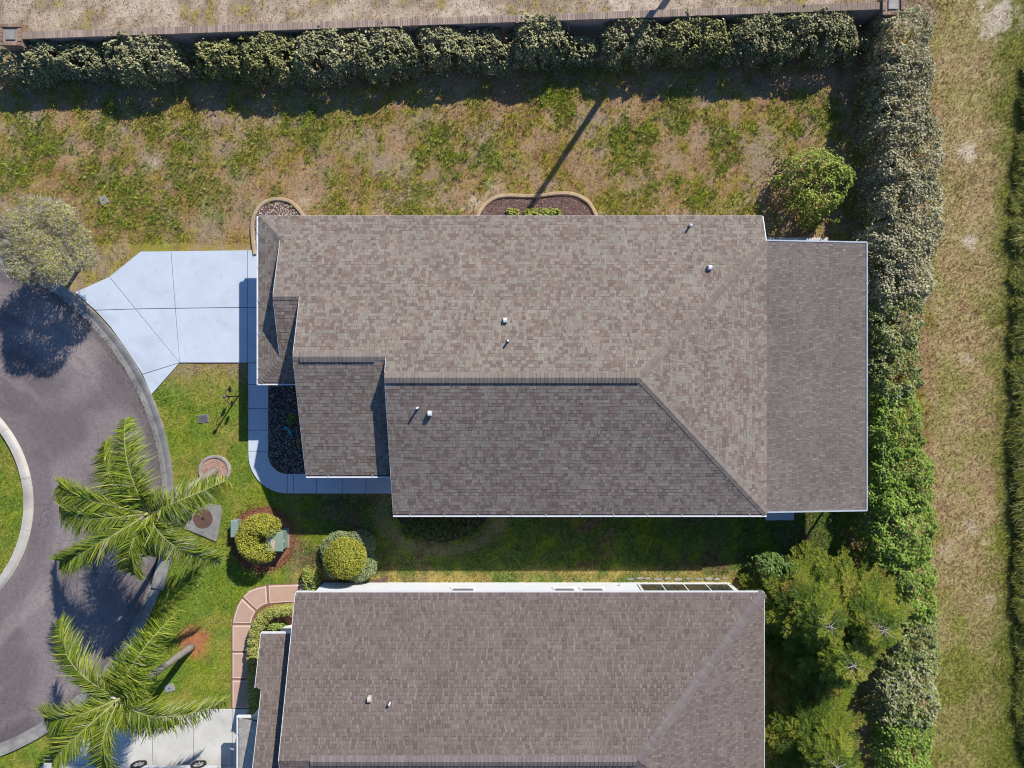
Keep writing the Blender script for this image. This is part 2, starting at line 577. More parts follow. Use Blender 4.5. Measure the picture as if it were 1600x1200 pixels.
# green tufts and bare spots of the lawn behind, (px, py, radius px, weight)
GREEN = [(690, 205, 26, 1), (655, 250, 20, .8), (700, 250, 26, .9), (770, 250, 34, 1), (860, 150, 30, 1), (880, 170, 26, .8), (965, 215, 26, 1),
         (985, 245, 34, .9), (1010, 205, 18, 1), (1065, 195, 16, 1), (1060, 165, 36, .8), (1130, 215, 30, .9), (1145, 245, 15, 1), (1175, 200, 12, .8),
         (1125, 265, 14, 1), (1060, 280, 12, 1), (1020, 290, 14, .7), (960, 310, 30, .5), (240, 200, 34, .7), (290, 235, 36, .8), (290, 265, 36, .7),
         (160, 215, 26, .7), (60, 225, 40, .9), (20, 270, 30, 1), (45, 205, 30, .6), (150, 280, 40, .6), (200, 320, 60, .9), (240, 345, 50, .9),
         (330, 310, 40, .6), (380, 255, 26, .7), (410, 225, 22, .6), (445, 195, 14, 1), (480, 205, 30, .8), (425, 235, 10, .9), (520, 280, 16, .6),
         (560, 300, 20, .5), (600, 285, 14, .7), (640, 320, 40, .6), (320, 285, 30, .7), (370, 260, 24, .8), (280, 155, 24, .6), (170, 180, 20, .8),
         (70, 190, 16, .5), (430, 300, 12, .6), (905, 120, 25, .7), (1000, 130, 16, .7), (1090, 305, 26, .9), (1160, 320, 20, .5), (980, 330, 50, .5),
         (1260, 160, 22, .7), (1290, 180, 30, .9), (1240, 200, 18, .9), (1215, 180, 20, .7), (1340, 340, 30, .5), (520, 320, 22, .5), (745, 160, 20, .6)]
BARE = [(330, 350, 30, 1), (350, 240, 26, .7), (375, 275, 24, .8), (235, 250, 22, 1), (590, 250, 30, .8), (560, 230, 30, .6), (510, 260, 30, .7),
        (630, 200, 30, .5), (500, 300, 30, .5), (1040, 185, 20, .8), (1100, 215, 20, .8), (1200, 250, 40, .7), (1050, 250, 18, .7), (200, 190, 20, .5),
        (120, 240, 20, .5), (380, 330, 30, .6), (700, 310, 30, .5), (1280, 215, 40, .4)]
SAND = [(1560, 25, 30, 1), (1512, 238, 14, 1), (1516, 376, 13, .9), (1510, 560, 8, .5), (1515, 825, 14, .6), (1545, 938, 10, .6), (240, 252, 10, .6),
        (215, 22, 26, .6), (270, 20, 20, .6), (545, 18, 30, .6), (730, 12, 40, .7), (990, 3, 50, .9), (640, 250, 12, .4), (1480, 860, 12, .5), (770, 300, 14, .4),
        (740, 320, 12, .6), (470, 318, 12, .5), (100, 25, 24, .4)]


def blobs_field(px, py, lst):
    f = np.zeros(px.shape)
    nx = fbm(px / 13., py / 13., 4, .7) - .5
    for (x, y, r, w) in lst:
        d = np.hypot(px - x, py - y) / r
        f = np.maximum(f, w * sstep(1.35, 0.25, d + nx * 2.6))
    return f


def ground_colour(x, y):
    """soil and turf colour of the place at (x, y); also how green it grows"""
    px = 800 + 35 * x; py = 600 - 35 * y
    n1 = fbm(x * .55, y * .55, 4); n2 = fbm(x * 1.7 + 40, y * 1.7, 4); n3 = fbm(x * 4.1, y * 4.1 + 9, 3)
    dry = np.array(lin(162, 134, 100)); dry2 = np.array(lin(142, 112, 78)); mauve = np.array(lin(154, 136, 116))
    oliv = np.array(lin(156, 142, 60)); green = np.array(lin(128, 144, 40)); lush = np.array(lin(112, 134, 48))
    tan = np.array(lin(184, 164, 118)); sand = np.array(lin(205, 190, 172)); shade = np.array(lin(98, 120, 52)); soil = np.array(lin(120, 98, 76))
    L = lambda a, b, t: a + (b - a) * t[..., None]
    one = np.ones(x.shape)
    # weedy lawn behind the first house
    c = L(L(one[..., None] * dry, dry2, sstep(.35, .65, n2)), mauve, sstep(.5, .7, n1))
    ol = sstep(.44, .60, .25 * n1 + .40 * n2 + .35 * n3)
    c = L(c, oliv, ol * .75)
    g = np.maximum(blobs_field(px, py, GREEN), .55 * sstep(.62, .72, n3 * .5 + n2 * .5))
    b = blobs_field(px, py, BARE)
    c = L(c, mauve * .95, b * .8)
    c = L(c, green, g * (.35 + .75 * n3))
    grow = np.clip(.25 + .5 * ol + .9 * g - .5 * b, .05, 1)
    # lush front lawn, island
    fr = sstep(-9.2, -10.4, x) * sstep(1.2, -0.6, y)
    cf = L(L(one[..., None] * lush, green, sstep(.4, .65, n2)), np.array(lin(148, 142, 70)), sstep(.42, .68, .5 * n1 + .5 * n2) * .9)
    c = L(c, cf, fr); grow = grow * (1 - fr) + fr * .9
    # yard between the houses
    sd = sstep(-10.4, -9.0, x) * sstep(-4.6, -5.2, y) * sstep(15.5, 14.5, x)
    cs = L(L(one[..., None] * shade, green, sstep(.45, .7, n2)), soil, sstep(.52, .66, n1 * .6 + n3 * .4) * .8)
    bedge = np.abs(np.hypot((px - 690) / 92., (py - 800) / 62.) - 1)
    cs = L(cs, np.array(lin(140, 124, 104)), sstep(.22, .04, bedge + .35 * (n3 - .5)) * .55)
    cs = L(cs, np.array(lin(168, 150, 88)), sstep(882, 894, py) * sstep(.3, .6, n2) * .9)
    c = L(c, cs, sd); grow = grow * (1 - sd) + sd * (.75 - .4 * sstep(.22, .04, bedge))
    # grass south-east of the second house stays green
    # mown strip beyond the hedge
    st = sstep(18.3, 19.2, x)
    gl = sstep(-6, -15, y)
    ct = L(L(one[..., None] * tan, np.array(lin(164, 140, 102)), sstep(.4, .65, n3)), np.array(lin(140, 142, 66)), np.clip(sstep(.40, .62, .5 * n1 + .5 * n2) * (.40 + .4 * sstep(9, -8, y)) + gl * .6, 0, 1))
    ct = L(ct, np.array(lin(112, 120, 44)), sstep(21.0, 22.2, x + 1.2 * (n2 - .5)) * .85)
    c = L(c, ct, st); grow = grow * (1 - st) + st * (.55 + .3 * gl)
    # dry verge behind the brick wall
    dd = y - wall_y(x)
    vg = sstep(-.1, .4, dd) * (1 - st)
    cv = L(L(one[..., None] * np.array(lin(182, 164, 142)), np.array(lin(150, 132, 112)), sstep(.38, .62, n2)), oliv, sstep(.56, .68, n3 * .4 + n2 * .6) * .7)
    c = L(c, cv, vg); grow = grow * (1 - vg) + vg * .3
    mu = sstep(34, 12, np.hypot(px - 304, py - 1006) + 26 * (n2 - .5))
    c = L(c, np.array(lin(176, 108, 78)), mu * .9); grow = grow * (1 - .95 * mu)
    s = blobs_field(px, py, SAND)
    c = L(c, sand, s * .75 * (.5 + n3)); grow = grow * (1 - .9 * s)
    return np.clip(c * (.86 + .28 * n3)[..., None], 0, 1), np.clip(grow, 0, 1), g


# ------------------------------------------------------------------ ground
far = np.concatenate([np.arange(29.5, 90, 1.5), [105, 130, 170, 240, 400, 800, 1500]])
xs = np.concatenate([-far[::-1], np.arange(-28, 28.01, .2), far])
far = np.concatenate([np.arange(23.5, 84, 1.5), [100, 130, 170, 240, 400, 800, 1500]])
ys = np.concatenate([-far[::-1], np.arange(-22, 22.01, .2), far])
gx, gy = np.meshgrid(xs, ys)
nxg, nyg = len(xs), len(ys)
gz = np.zeros_like(gx)
ins = (np.abs(gx) < 28.1) & (np.abs(gy) < 22.1)
gz[ins] = -0.03 * fbm(gx[ins] * .8, gy[ins] * .8, 3)
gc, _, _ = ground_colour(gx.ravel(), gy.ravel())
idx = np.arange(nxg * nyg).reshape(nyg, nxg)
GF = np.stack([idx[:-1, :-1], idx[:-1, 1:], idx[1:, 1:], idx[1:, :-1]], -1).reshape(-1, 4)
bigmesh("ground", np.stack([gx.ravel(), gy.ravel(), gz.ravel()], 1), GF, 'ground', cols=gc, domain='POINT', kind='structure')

# road ring round the planted island
nt_, nr_ = 220, 44
th = np.linspace(0, 2 * math.pi, nt_, endpoint=False)
rr = np.linspace(R_ISL - .06, R_ROAD + .06, nr_)
TT, RR = np.meshgrid(th, rr)
X = RC[0] + RR * np.cos(TT); Y = RC[1] + RR * np.sin(TT)
asp = np.array(lin(136, 125, 123)); aspd = np.array(lin(104, 95, 95)); aspl = np.array(lin(160, 147, 141))
n1 = fbm(X * .45, Y * .45, 4); n2 = fbm(RR * 1.6, TT * 2.2, 4)
c = asp + (aspd - asp) * sstep(.42, .66, n1)[..., None] * .7 + (aspl - asp) * sstep(.5, .7, n2)[..., None] * .6
edge = sstep(R_ROAD - .75, R_ROAD - .1, RR + .5 * (n1 - .5)) * .5 + sstep(R_ISL + 1.25, R_ISL + .7, RR + .4 * (n1 - .5)) * .35
c = c + (aspd * .8 - c) * edge[..., None]
ii = np.arange(nt_ * nr_).reshape(nr_, nt_)
RF = np.stack([ii[:-1, :], np.roll(ii, -1, 1)[:-1, :], np.roll(ii, -1, 1)[1:, :], ii[1:, :]], -1).reshape(-1, 4)[:, ::-1]
road = bigmesh("road", np.stack([X.ravel(), Y.ravel(), np.full(X.size, .008)], 1), RF, 'asphalt', cols=c.reshape(-1, 3), domain='POINT', kind='structure')


def arc(r, a0, a1, n):
    return [(RC[0] + r * math.cos(a), RC[1] + r * math.sin(a)) for a in np.linspace(a0, a1, n)]


def kerb_ring(parent, r0, r1, prof, m, seg, a_from, a_to, name):
    """kerb of separate cast lengths; prof = heights at fractions across"""
    tot = a_to - a_from
    n = max(1, int(round(tot * r1 / seg)))
    for i in range(n):
        a0 = a_from + tot * i / n + .006 / r1
        a1 = a_from + tot * (i + 1) / n - .006 / r1
        k = 10
        v, f = [], []
        P = [(t, z) for t, z in prof]
        for j in range(k + 1):
            a = a0 + (a1 - a0) * j / k
            for t, z in P:
                r = r0 + (r1 - r0) * t
                v.append((RC[0] + r * math.cos(a), RC[1] + r * math.sin(a), z))
        q = len(P)
        for j in range(k):
            for t in range(q - 1):
                f.append((j * q + t, (j + 1) * q + t, (j + 1) * q + t + 1, j * q + t + 1)[::-1])
        f.append(tuple(range(q))); f.append(tuple(range(k * q, (k + 1) * q))[::-1])
        obj(name, v, f, m, parent)


kerb_t = thing("kerb", "grey concrete kerb with gutter pan along the outer edge of the road", "kerb", (RC[0] + 11.8, RC[1], 0))
kerb_ring(kerb_t, R_ROAD - .02, R_OUT, [(0, -.02), (0, .014), (.45, .022), (.72, .075), (.92, .10), (1.0, .10), (1.0, -.02)], 'kerb', 3.0, R(-75), R(75), 'kerb_segment')
ikerb = thing("island_kerb", "pale concrete kerb curving round the grass island in the road", "kerb", (RC[0] + 5.5, RC[1], 0))
kerb_ring(ikerb, R_ISLIN, R_ISL, [(0, -.02), (0, .13), (.45, .14), (.72, .12), (1.0, .02), (1.0, -.02)], 'kerb2', 2.4, R(-60), R(60), 'kerb_segment')

# driveways
slab_base = obj("driveway", [(x, y, .010) for x, y in orient(DRIVE_OUT)], [tuple(range(len(DRIVE_OUT)))], 'joint', kind='structure')
for p in DRIVE:
    prism("slab", inset(g2(p), .012), .0, .040, 'concrete', slab_base, bevel=.008)
# bed of the second house's driveway
d2 = [[(363, 1107), (303, 1107), (303, 1195), (363, 1195)], [(303, 1107), (240, 1106), (238, 1195), (303, 1195)],
      [(240, 1106), (225, 1104), (170, 1072), (145, 1101), (120, 1130), (90, 1165), (66, 1195), (238, 1195)],
      [(363, 1195), (303, 1195), (303, 1260), (363, 1260)], [(303, 1195), (238, 1195), (238, 1260), (303, 1260)],
      [(238, 1195), (66, 1195), (20, 1260), (238, 1260)], [(450, 1107), (363, 1107), (363, 1195), (450, 1195)], [(450, 1195), (363, 1195), (363, 1260), (450, 1260)]]
slab_base2 = obj("driveway", [(x, y, .010) for x, y in orient(DRIVE2_OUT)], [tuple(range(len(DRIVE2_OUT)))], 'joint', kind='structure')
for p in d2:
    prism("slab", inset(g2(p), .012), .0, .040, 'concrete2', slab_base2, bevel=.008)

# front walk of the first house
walk = obj("sidewalk", [(x, y, .012) for x, y in WALK_POLY], [tuple(range(len(WALK_POLY)))], 'joint', kind='structure')


def wslab(o, i):
    prism("slab", inset(o + i[::-1], .010), .0, .045, 'concrete', walk, bevel=.008)


yj = [0.94, -0.03, -1.09, -2.06, -3.0]
for a, b in zip(yj[:-1], yj[1:]):
    wslab([(-11.77, a), (-11.77, b)], [(-10.86, a), (-10.86, b)])
wslab([(-11.77, -3.0)] + WALK_OUT[1:14], [(-10.86, -3.0)] + WALK_IN[1:14])
xj = [-10.02, -9.75, -8.71, -7.57, -6.51, -4.9]
for a, b in zip(xj[:-1], xj[1:]):
    wslab([(a, -4.89), (b, -4.89)], [(a, -4.0), (b, -4.0)])

# terracotta walk of the second house
walk2 = obj("garden_path", [(x, y, .03) for x, y in WALK2_POLY[::-1]], [tuple(range(len(WALK2_POLY)))][::1], 'terracotta', kind='structure')
for i in range(len(walk2.data.polygons)):
    if walk2.data.polygons[i].normal.z < 0:
        walk2.data.flip_normals()


def lerp2(a, b, t):
    return (a[0] + (b[0] - a[0]) * t, a[1] + (b[1] - a[1]) * t)


def path_pt(line, s):
    d = [0]
    for a, b in zip(line[:-1], line[1:]):
        d.append(d[-1] + math.hypot(b[0] - a[0], b[1] - a[1]))
    s *= d[-1]
    for i in range(len(d) - 1):
        if s <= d[i + 1] + 1e-9:
            return lerp2(line[i], line[i + 1], (s - d[i]) / (d[i + 1] - d[i]))
    return line[-1]


P2 = [  # outer and inner edges of each paver, px
    ([(362, 1107), (362, 1061)], [(392, 1107), (392, 1061)]),
    ([(362, 1061), (362, 1018)], [(392, 1061), (392, 1018)]),
    ([(362, 1018), (362, 975)], [(392, 1018), (394, 975)]),
    ([(362, 975), (365, 962), (370, 946), (378, 932)], [(394, 975), (396, 966), (399, 960), (402, 955)]),
    ([(378, 932), (388, 922), (400, 917), (418, 913)], [(402, 955), (407, 950), (413, 946), (420, 944)]),
    ([(418, 913), (470, 911), (500, 911)], [(420, 944), (470, 941), (500, 941)])]
for o, i in P2:
    poly = inset(g2(o) + g2(i)[::-1], .055)
    pv = prism("paver", poly, .0, .048, 'paver_edge', walk2, bevel=.006)
    prism("paver_face", inset(poly, .05), .02, .053, 'paver', pv, bevel=.004)

# concrete pads at the lanai
box("concrete_pad", 11.3, -6.07, -.02, 12.57, -4.6, .06, 'concrete', kind='structure')
prism("concrete_pad", [(11.2, 5.4), (14.12, 5.4), (14.12, 6.53), (11.2, 6.53)], -.02, .05, 'concrete2', kind='structure')

# ------------------------------------------------------------------ shingles
EXPO = 0.143
PAL1 = [(.280, .248, .212), (.262, .234, .200), (.272, .228, .198), (.232, .188, .162), (.214, .164, .142), (.194, .152, .130), (.246, .196, .158), (.250, .236, .194)]
PAL1 = [(a * .965, b * .935, c * .905) for a, b, c in PAL1]
PWT1 = [.16, .18, .15, .15, .14, .10, .08, .04]
PAL2 = [(.202, .168, .154), (.190, .157, .144), (.176, .144, .132), (.160, .130, .120), (.214, .180, .166)]
PAL2 = [(a * 1.01, b * .98, c * .92) for a, b, c in PAL2]
PWT2 = [.28, .28, .22, .12, .10]


def shingles(poly, udir, vdir, pal, wts, dark=.42, wmin=.07, wmax=.25, expo=EXPO, alt=False):
    """tabs covering a planar roof polygon; returns [(verts, faces, cols, width)]"""
    P = [Vector(p) for p in poly]
    u = Vector(udir).normalized(); v = Vector(vdir).normalized(); n = u.cross(v)
    if n.z < 0:
        n = -n
    o = P[0]
    q = [((p - o).dot(u), (p - o).dot(v)) for p in P]
    vmin = min(b for a, b in q); vmax = max(b for a, b in q)

    def hits(vv):
        r = []
        for i in range(len(q)):
            (a0, b0), (a1, b1) = q[i], q[(i + 1) % len(q)]
            if (b0 > vv) != (b1 > vv):
                r.append(a0 + (a1 - a0) * (vv - b0) / (b1 - b0))
        r.sort()
        return [(r[i], r[i + 1]) for i in range(0, len(r) - 1, 2)]
    out = []
    rows = int(math.ceil((vmax - vmin) / expo))
    for k in range(rows):
        v0 = vmin + k * expo; v1 = min(v0 + expo, vmax)
        if v1 - v0 < .01:
            continue
        hb, hm, ht = hits(v0 + .001), hits((v0 + v1) / 2), hits(v1 - .001)
        if not (len(hb) == len(hm) == len(ht)):
            hb = ht = hm
        for (b0, b1), (t0, t1) in zip(hb, ht):
            lo, hi = min(b0, t0), max(b1, t1)
            s = lo - random.random() * wmax
            flip = random.random() < .5
            while s < hi:
                if alt:
                    w = (random.uniform(.12, .21) if flip else random.uniform(.07, .12)); flip = not flip
                else:
                    w = random.choice((random.uniform(wmin, .14), random.uniform(.11, wmax)))
                e = s + w
                c = lambda x, a, b: min(max(x, a), b)
                bl, br, tl, tr = c(s, b0, b1), c(e, b0, b1), c(s, t0, t1), c(e, t0, t1)
                s = e
                if br - bl < .012 and tr - tl < .012:
                    continue
                col = random.choices(pal, wts)[0]
                br_ = random.uniform(.93, 1.07)
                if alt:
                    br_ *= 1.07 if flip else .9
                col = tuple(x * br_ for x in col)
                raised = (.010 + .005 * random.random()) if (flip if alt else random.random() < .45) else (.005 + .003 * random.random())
                g = .003

                def pt(a, b, hgt):
                    return tuple(o + u * a + v * b + n * hgt)
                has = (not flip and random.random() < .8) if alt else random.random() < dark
                bv = v0 + (v1 - v0) * random.uniform(.78, .86)
                tt = (bv - v0) / (v1 - v0)
                ml, mr_ = bl + (tl - bl) * tt, br + (tr - br) * tt
                V = [pt(bl + g, v0 - .012, raised), pt(br - g, v0 - .012, raised), pt(mr_ - g, bv, .004 + (raised - .004) * (1 - tt)), pt(ml + g, bv, .004 + (raised - .004) * (1 - tt)),
                     pt(tr - g, v1 + .004, .003), pt(tl + g, v1 + .004, .003), pt(bl + g, v0 - .012, -.004), pt(br - g, v0 - .012, -.004),
                     pt(tl + g, v1 + .004, -.006), pt(tr - g, v1 + .004, -.006)]
                F = [(0, 1, 2, 3), (3, 2, 4, 5), (6, 7, 1, 0), (6, 0, 3, 5), (5, 8, 6, 5)[:3], (1, 7, 4, 2), (7, 9, 4)]
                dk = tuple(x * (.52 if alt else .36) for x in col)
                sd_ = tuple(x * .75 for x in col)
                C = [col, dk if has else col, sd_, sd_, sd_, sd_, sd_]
                out.append((V, F, C, max(br - bl, tr - tl)))
    return out


def lay_shingles(tabs, parent, keep=300, clip=None):
    """the widest tabs in view become pieces of their own, the rest one mass"""
    order = sorted(range(len(tabs)), key=lambda i: -tabs[i][3])
    if clip:
        order = [i for i in order if clip(tabs[i][0][0])]
    solo = set(order[:keep])
    V, F, C = [], [], []
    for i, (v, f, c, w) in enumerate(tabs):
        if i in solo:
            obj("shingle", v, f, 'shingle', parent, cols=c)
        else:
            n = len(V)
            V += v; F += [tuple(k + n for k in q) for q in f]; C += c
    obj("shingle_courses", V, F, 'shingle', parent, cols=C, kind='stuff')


def cap_run(parent, p0, p1, d1, d2, wid, m, lift=.012, name="ridge_shingle", expo=EXPO, back=True):
    """overlapping cap shingles along a ridge or hip; d1, d2 = unit vectors down the two slopes square to the line"""
    p0, p1 = Vector(p0), Vector(p1)
    L = (p1 - p0).length
    t = (p1 - p0) / L
    d1, d2 = Vector(d1).normalized(), Vector(d2).normalized()
    n1 = t.cross(d1); n1 = n1 if n1.z > 0 else -n1
    n2 = t.cross(d2); n2 = n2 if n2.z > 0 else -n2
    up = (n1 + n2).normalized()
    n = max(1, int(L / expo))
    e = L / n
    a, b = lift + .016, lift + .002                      # butt end proud of the next piece
    ln = e * 1.06
    V = []
    for s, h in ((0, a), (ln, b)):
        V += [tuple(t * s + d1 * wid + n1 * (h * .9)), tuple(t * s + d1 * wid * .35 + n1 * h), tuple(t * s + up * (h + .004)), tuple(t * s + d2 * wid * .35 + n2 * h), tuple(t * s + d2 * wid + n2 * (h * .9))]
    for s in (0, ln):
        V += [tuple(t * s + d1 * wid - n1 * .01), tuple(t * s + d2 * wid - n2 * .01)]
    F = [(0, 1, 6, 5), (1, 2, 7, 6), (2, 3, 8, 7), (3, 4, 9, 8), (0, 5, 12, 10), (4, 11, 13, 9), (10, 11, 4, 3, 2, 1, 0), (5, 6, 7, 8, 9, 13, 12)]
    src = None
    for i in range(n):
        loc = p0 + t * (e * i)
        if src is None:
            src = obj(name, V, F, m, None)
            src.parent = parent
            LOC[src] = LOC[parent]
            src.location = loc - LOC[parent]
        else:
            share(src, loc, parent)


def slab_poly(name, poly, m, parent, t=.06, **k):
    """roof decking: a polygon with thickness below it"""
    P = [Vector(p) for p in poly]
    n = len(P)
    nor = Vector((0, 0, 0))
    for i in range(n):
        a, b = P[i], P[(i + 1) % n]
        nor += a.cross(b)
    if nor.z < 0:
        P = P[::-1]
    v = [(p.x, p.y, p.z - .012) for p in P] + [(p.x, p.y, p.z - .012 - t) for p in P]
    f = [tuple(range(n)), tuple(range(n, 2 * n))[::-1]] + [(i, n + i, n + (i + 1) % n, (i + 1) % n) for i in range(n)]
    return obj(name, v, f, m, parent, **k)


def gutter(parent, p0, p1, out, m='white', w=.11, brk=1.3):
    """open eaves gutter from p0 to p1; out = unit direction away from the roof"""
    p0, p1, o = Vector(p0), Vector(p1), Vector(out)
    z = Vector((0, 0, 1))
    prof = [(0, -.10), (0, .0), (.012, .0), (.012, -.085), (w - .035, -.085), (w - .035, -.012), (w - .045, -.004), (w - .04, .006), (w + .012, .006), (w + .015, -.03), (w - .01, -.10)]
    v = [tuple(p + o * a + z * b) for p in (p0, p1) for a, b in prof]
    n = len(prof)
    f = [(i, (i + 1) % n, n + (i + 1) % n, n + i) for i in range(n)] + [tuple(range(n))[::-1], tuple(range(n, 2 * n))]
    g = obj("gutter", v, f, m, parent)
    t = (p1 - p0); L = t.length; t = t / L
    fl = [tuple(p0 + t * .01 + o * .014 - z * .08), tuple(p1 - t * .01 + o * .014 - z * .08), tuple(p1 - t * .01 + o * (w - .037) - z * .08), tuple(p0 + t * .01 + o * (w - .037) - z * .08)]
    obj("trough", fl, [(0, 1, 2, 3)], 'gutter_in', g)
    k = int(L / brk)
    for i in range(k):
        c = p0 + t * (L * (i + .5) / k)
        a = c - t * .018 + o * .0 + z * .008; 
        vv = []
        for s in (-.02, .02):
            for aa, bb in ((.0, .008), (w * .8, .010), (w * .8, .024), (.0, .022)):
                vv.append(tuple(c + t * s + o * aa + z * bb))
        obj("bracket", vv, [(0, 1, 2, 3), (7, 6, 5, 4), (0, 4, 5, 1), (1, 5, 6, 2), (2, 6, 7, 3), (3, 7, 4, 0)], 'alu', g)
    return g


def beam(name, p0, p1, w, h, m, parent, zoff=0.0):
    """board along p0-p1, w wide (level), h deep, hanging below the line"""
    p0, p1 = Vector(p0), Vector(p1)
    t = (p1 - p0).normalized()
    s = t.cross(Vector((0, 0, 1))).normalized() * (w / 2)
    z = Vector((0, 0, 1))
    v = []
    for p in (p0, p1):
        v += [tuple(p - s + z * (zoff - h)), tuple(p + s + z * (zoff - h)), tuple(p + s + z * zoff), tuple(p - s + z * zoff)]
    return obj(name, v, [(0, 1, 2, 3)[::-1], (4, 5, 6, 7), (0, 1, 5, 4), (1, 2, 6, 5), (2, 3, 7, 6), (3, 0, 4, 7)], m, parent)


def roof_point(px, py, zf):
    h = 4.0
    for _ in range(20):
        x, y, _ = W(px, py, h)
        h = zf(x, y)
    return x, y, h


# ------------------------------------------------------------------ first house
h1 = thing("house", "house with mottled brown and grey shingle roof beside the white driveway", "house", (0, 0, 0))
cN = math.sqrt(1 + PITCH ** 2)
n_poly = [(X_PENT, Y_N), (X_E, Y_N), (X_E, RIDGE_Y + (RIDGE_Y - Y_S)), (X_RE, RIDGE_Y), (X_MAIN, RIDGE_Y), (X_MAIN, Y_ENTRY_R), (X_ENTRY, Y_ENTRY_R), (X_ENTRY, Y_GAR_R), (X_GAR, Y_GAR_R), (X_GAR, 5.98)]
n_poly = [(x, y, zn(y)) for x, y in n_poly]
zs_main = lambda y: RIDGE_Z - PITCH * (RIDGE_Y - y)
z_er = zn(Y_ENTRY_R); z_gr = zn(Y_GAR_R)
zs_entry = lambda y: z_er - PITCH * (Y_ENTRY_R - y)
zs_gar = lambda y: z_gr - PITCH * (Y_GAR_R - y)
s_main = [(X_MAIN, Y_S), (X_E, Y_S), (X_RE, RIDGE_Y), (X_MAIN, RIDGE_Y)]
s_main = [(x, y, zs_main(y)) for x, y in s_main]
s_entry = [(x, y, zs_entry(y)) for x, y in [(X_ENTRY, Y_ENTRY_S), (X_MAIN + .1, Y_ENTRY_S), (X_MAIN + .1, Y_ENTRY_R), (X_ENTRY, Y_ENTRY_R)]]
zE = zs_main(Y_S)
ye_n = RIDGE_Y + (RIDGE_Y - Y_S)
s_east = [(X_E, Y_S, zE), (X_E, ye_n, zE), (X_RE, RIDGE_Y, RIDGE_Z)]
z_pe = zs_gar(Y_GAR_S)
s_gar = [(X_PENT, Y_GAR_S), (X_ENTRY + .1, Y_GAR_S), (X_ENTRY + .1, Y_GAR_R), (X_GAR, Y_GAR_R), (X_GAR, Y_GAR_S + (X_GAR - X_PENT))]
s_gar = [(x, y, zs_gar(y)) for x, y in s_gar]
zp = lambda x: z_pe + PITCH * (x - X_PENT)
XPT = -9.28
s_pent = [(X_PENT, Y_N), (X_PENT, Y_GAR_S), (XPT, Y_GAR_S + (XPT - X_PENT)), (XPT, Y_N - (XPT - X_PENT))]
s_pent = [(x, y, zp(x) - .003) for x, y in s_pent]
LAN_E, LAN_N, LAN_S = 14.59, 5.83, -5.2
zl = lambda x: 2.735 - .092 * (x - X_E)
s_lan = [(X_E - .02, LAN_S, zl(X_E)), (LAN_E, LAN_S, zl(LAN_E)), (LAN_E, LAN_N, zl(LAN_E)), (X_E - .02, LAN_N, zl(X_E))]
roof = slab_poly("roof", n_poly, 'deck', h1)
for p in (s_main, s_entry, s_east, s_gar, s_pent, s_lan):
    slab_poly("roof_deck", p, 'deck', roof)
up_n = (0, -1 / cN, PITCH / cN); up_s = (0, 1 / cN, PITCH / cN); up_e = (-1 / cN, 0, PITCH / cN); up_w = (1 / cN, 0, PITCH / cN)
tabs = shingles(n_poly, (1, 0, 0), up_n, PAL1, PWT1)
tabs += shingles(s_main, (1, 0, 0), up_s, PAL1, PWT1, dark=.25)
tabs += shingles(s_entry, (1, 0, 0), up_s, PAL1, PWT1, dark=.25)
tabs += shingles(s_gar, (1, 0, 0), up_s, PAL1, PWT1, dark=.25)
tabs += shingles(s_east, (0, 1, 0), up_e, PAL1, PWT1)
tabs += shingles(s_pent, (0, 1, 0), up_w, PAL1, PWT1)
cl = math.sqrt(1 + .092 ** 2)
PAL_L = [(.214, .178, .155), (.200, .165, .144), (.186, .152, .133), (.228, .194, .168)]
tabs += shingles(s_lan, (0, 1, 0), (-1 / cl, 0, .092 / cl), PAL_L, [.3, .3, .2, .2], dark=.4, alt=True)
lay_shingles(tabs, roof)
dn = Vector((0, 1 / cN, -PITCH / cN)); ds = Vector((0, -1 / cN, -PITCH / cN)); de = Vector((1 / cN, 0, -PITCH / cN)); dw = Vector((-1 / cN, 0, -PITCH / cN))
cap_run(roof, (X_MAIN, RIDGE_Y, RIDGE_Z), (X_RE, RIDGE_Y, RIDGE_Z), dn, ds, .20, 'ridge', lift=.055)
cap_run(roof, (X_ENTRY + .27, Y_ENTRY_R, z_er), (X_MAIN - .45, Y_ENTRY_R, z_er), dn, ds, .20, 'ridge', lift=.055)
cap_run(roof, (X_ENTRY, Y_ENTRY_R, z_er), (X_ENTRY + .27, Y_ENTRY_R, z_er), dn, ds, .15, 'ridge')
cap_run(roof, (X_MAIN - .45, Y_ENTRY_R, z_er), (X_MAIN, Y_ENTRY_R, z_er), dn, ds, .15, 'ridge')
cap_run(roof, (X_GAR, Y_GAR_R, z_gr), (X_ENTRY, Y_GAR_R, z_gr), dn, ds, .14, 'ridge')


def hip(parent, a, b, dA, dB, m, wid=.15):
    """cap a hip from its low end a to its high end b between slopes with falls dA, dB"""
    t = (Vector(b) - Vector(a)).normalized()
    dA, dB = Vector(dA), Vector(dB)
    e1 = (dA - t * dA.dot(t)).normalized(); e2 = (dB - t * dB.dot(t)).normalized()
    # across directions lying in each slope: away from the line
    nA = Vector((-dA.x * -dA.z, -dA.y * -dA.z, dA.x ** 2 + dA.y ** 2)); nA = Vector((dA.x * -dA.z, dA.y * -dA.z, dA.x ** 2 + dA.y ** 2)).normalized()
    nB = Vector((dB.x * -dB.z, dB.y * -dB.z, dB.x ** 2 + dB.y ** 2)).normalized()
    a1 = nA.cross(t); a1 = a1 if a1.dot(dA) > 0 else -a1
    b1 = nB.cross(t); b1 = b1 if b1.dot(dB) > 0 else -b1
    cap_run(parent, a, b, a1, b1, wid, m)


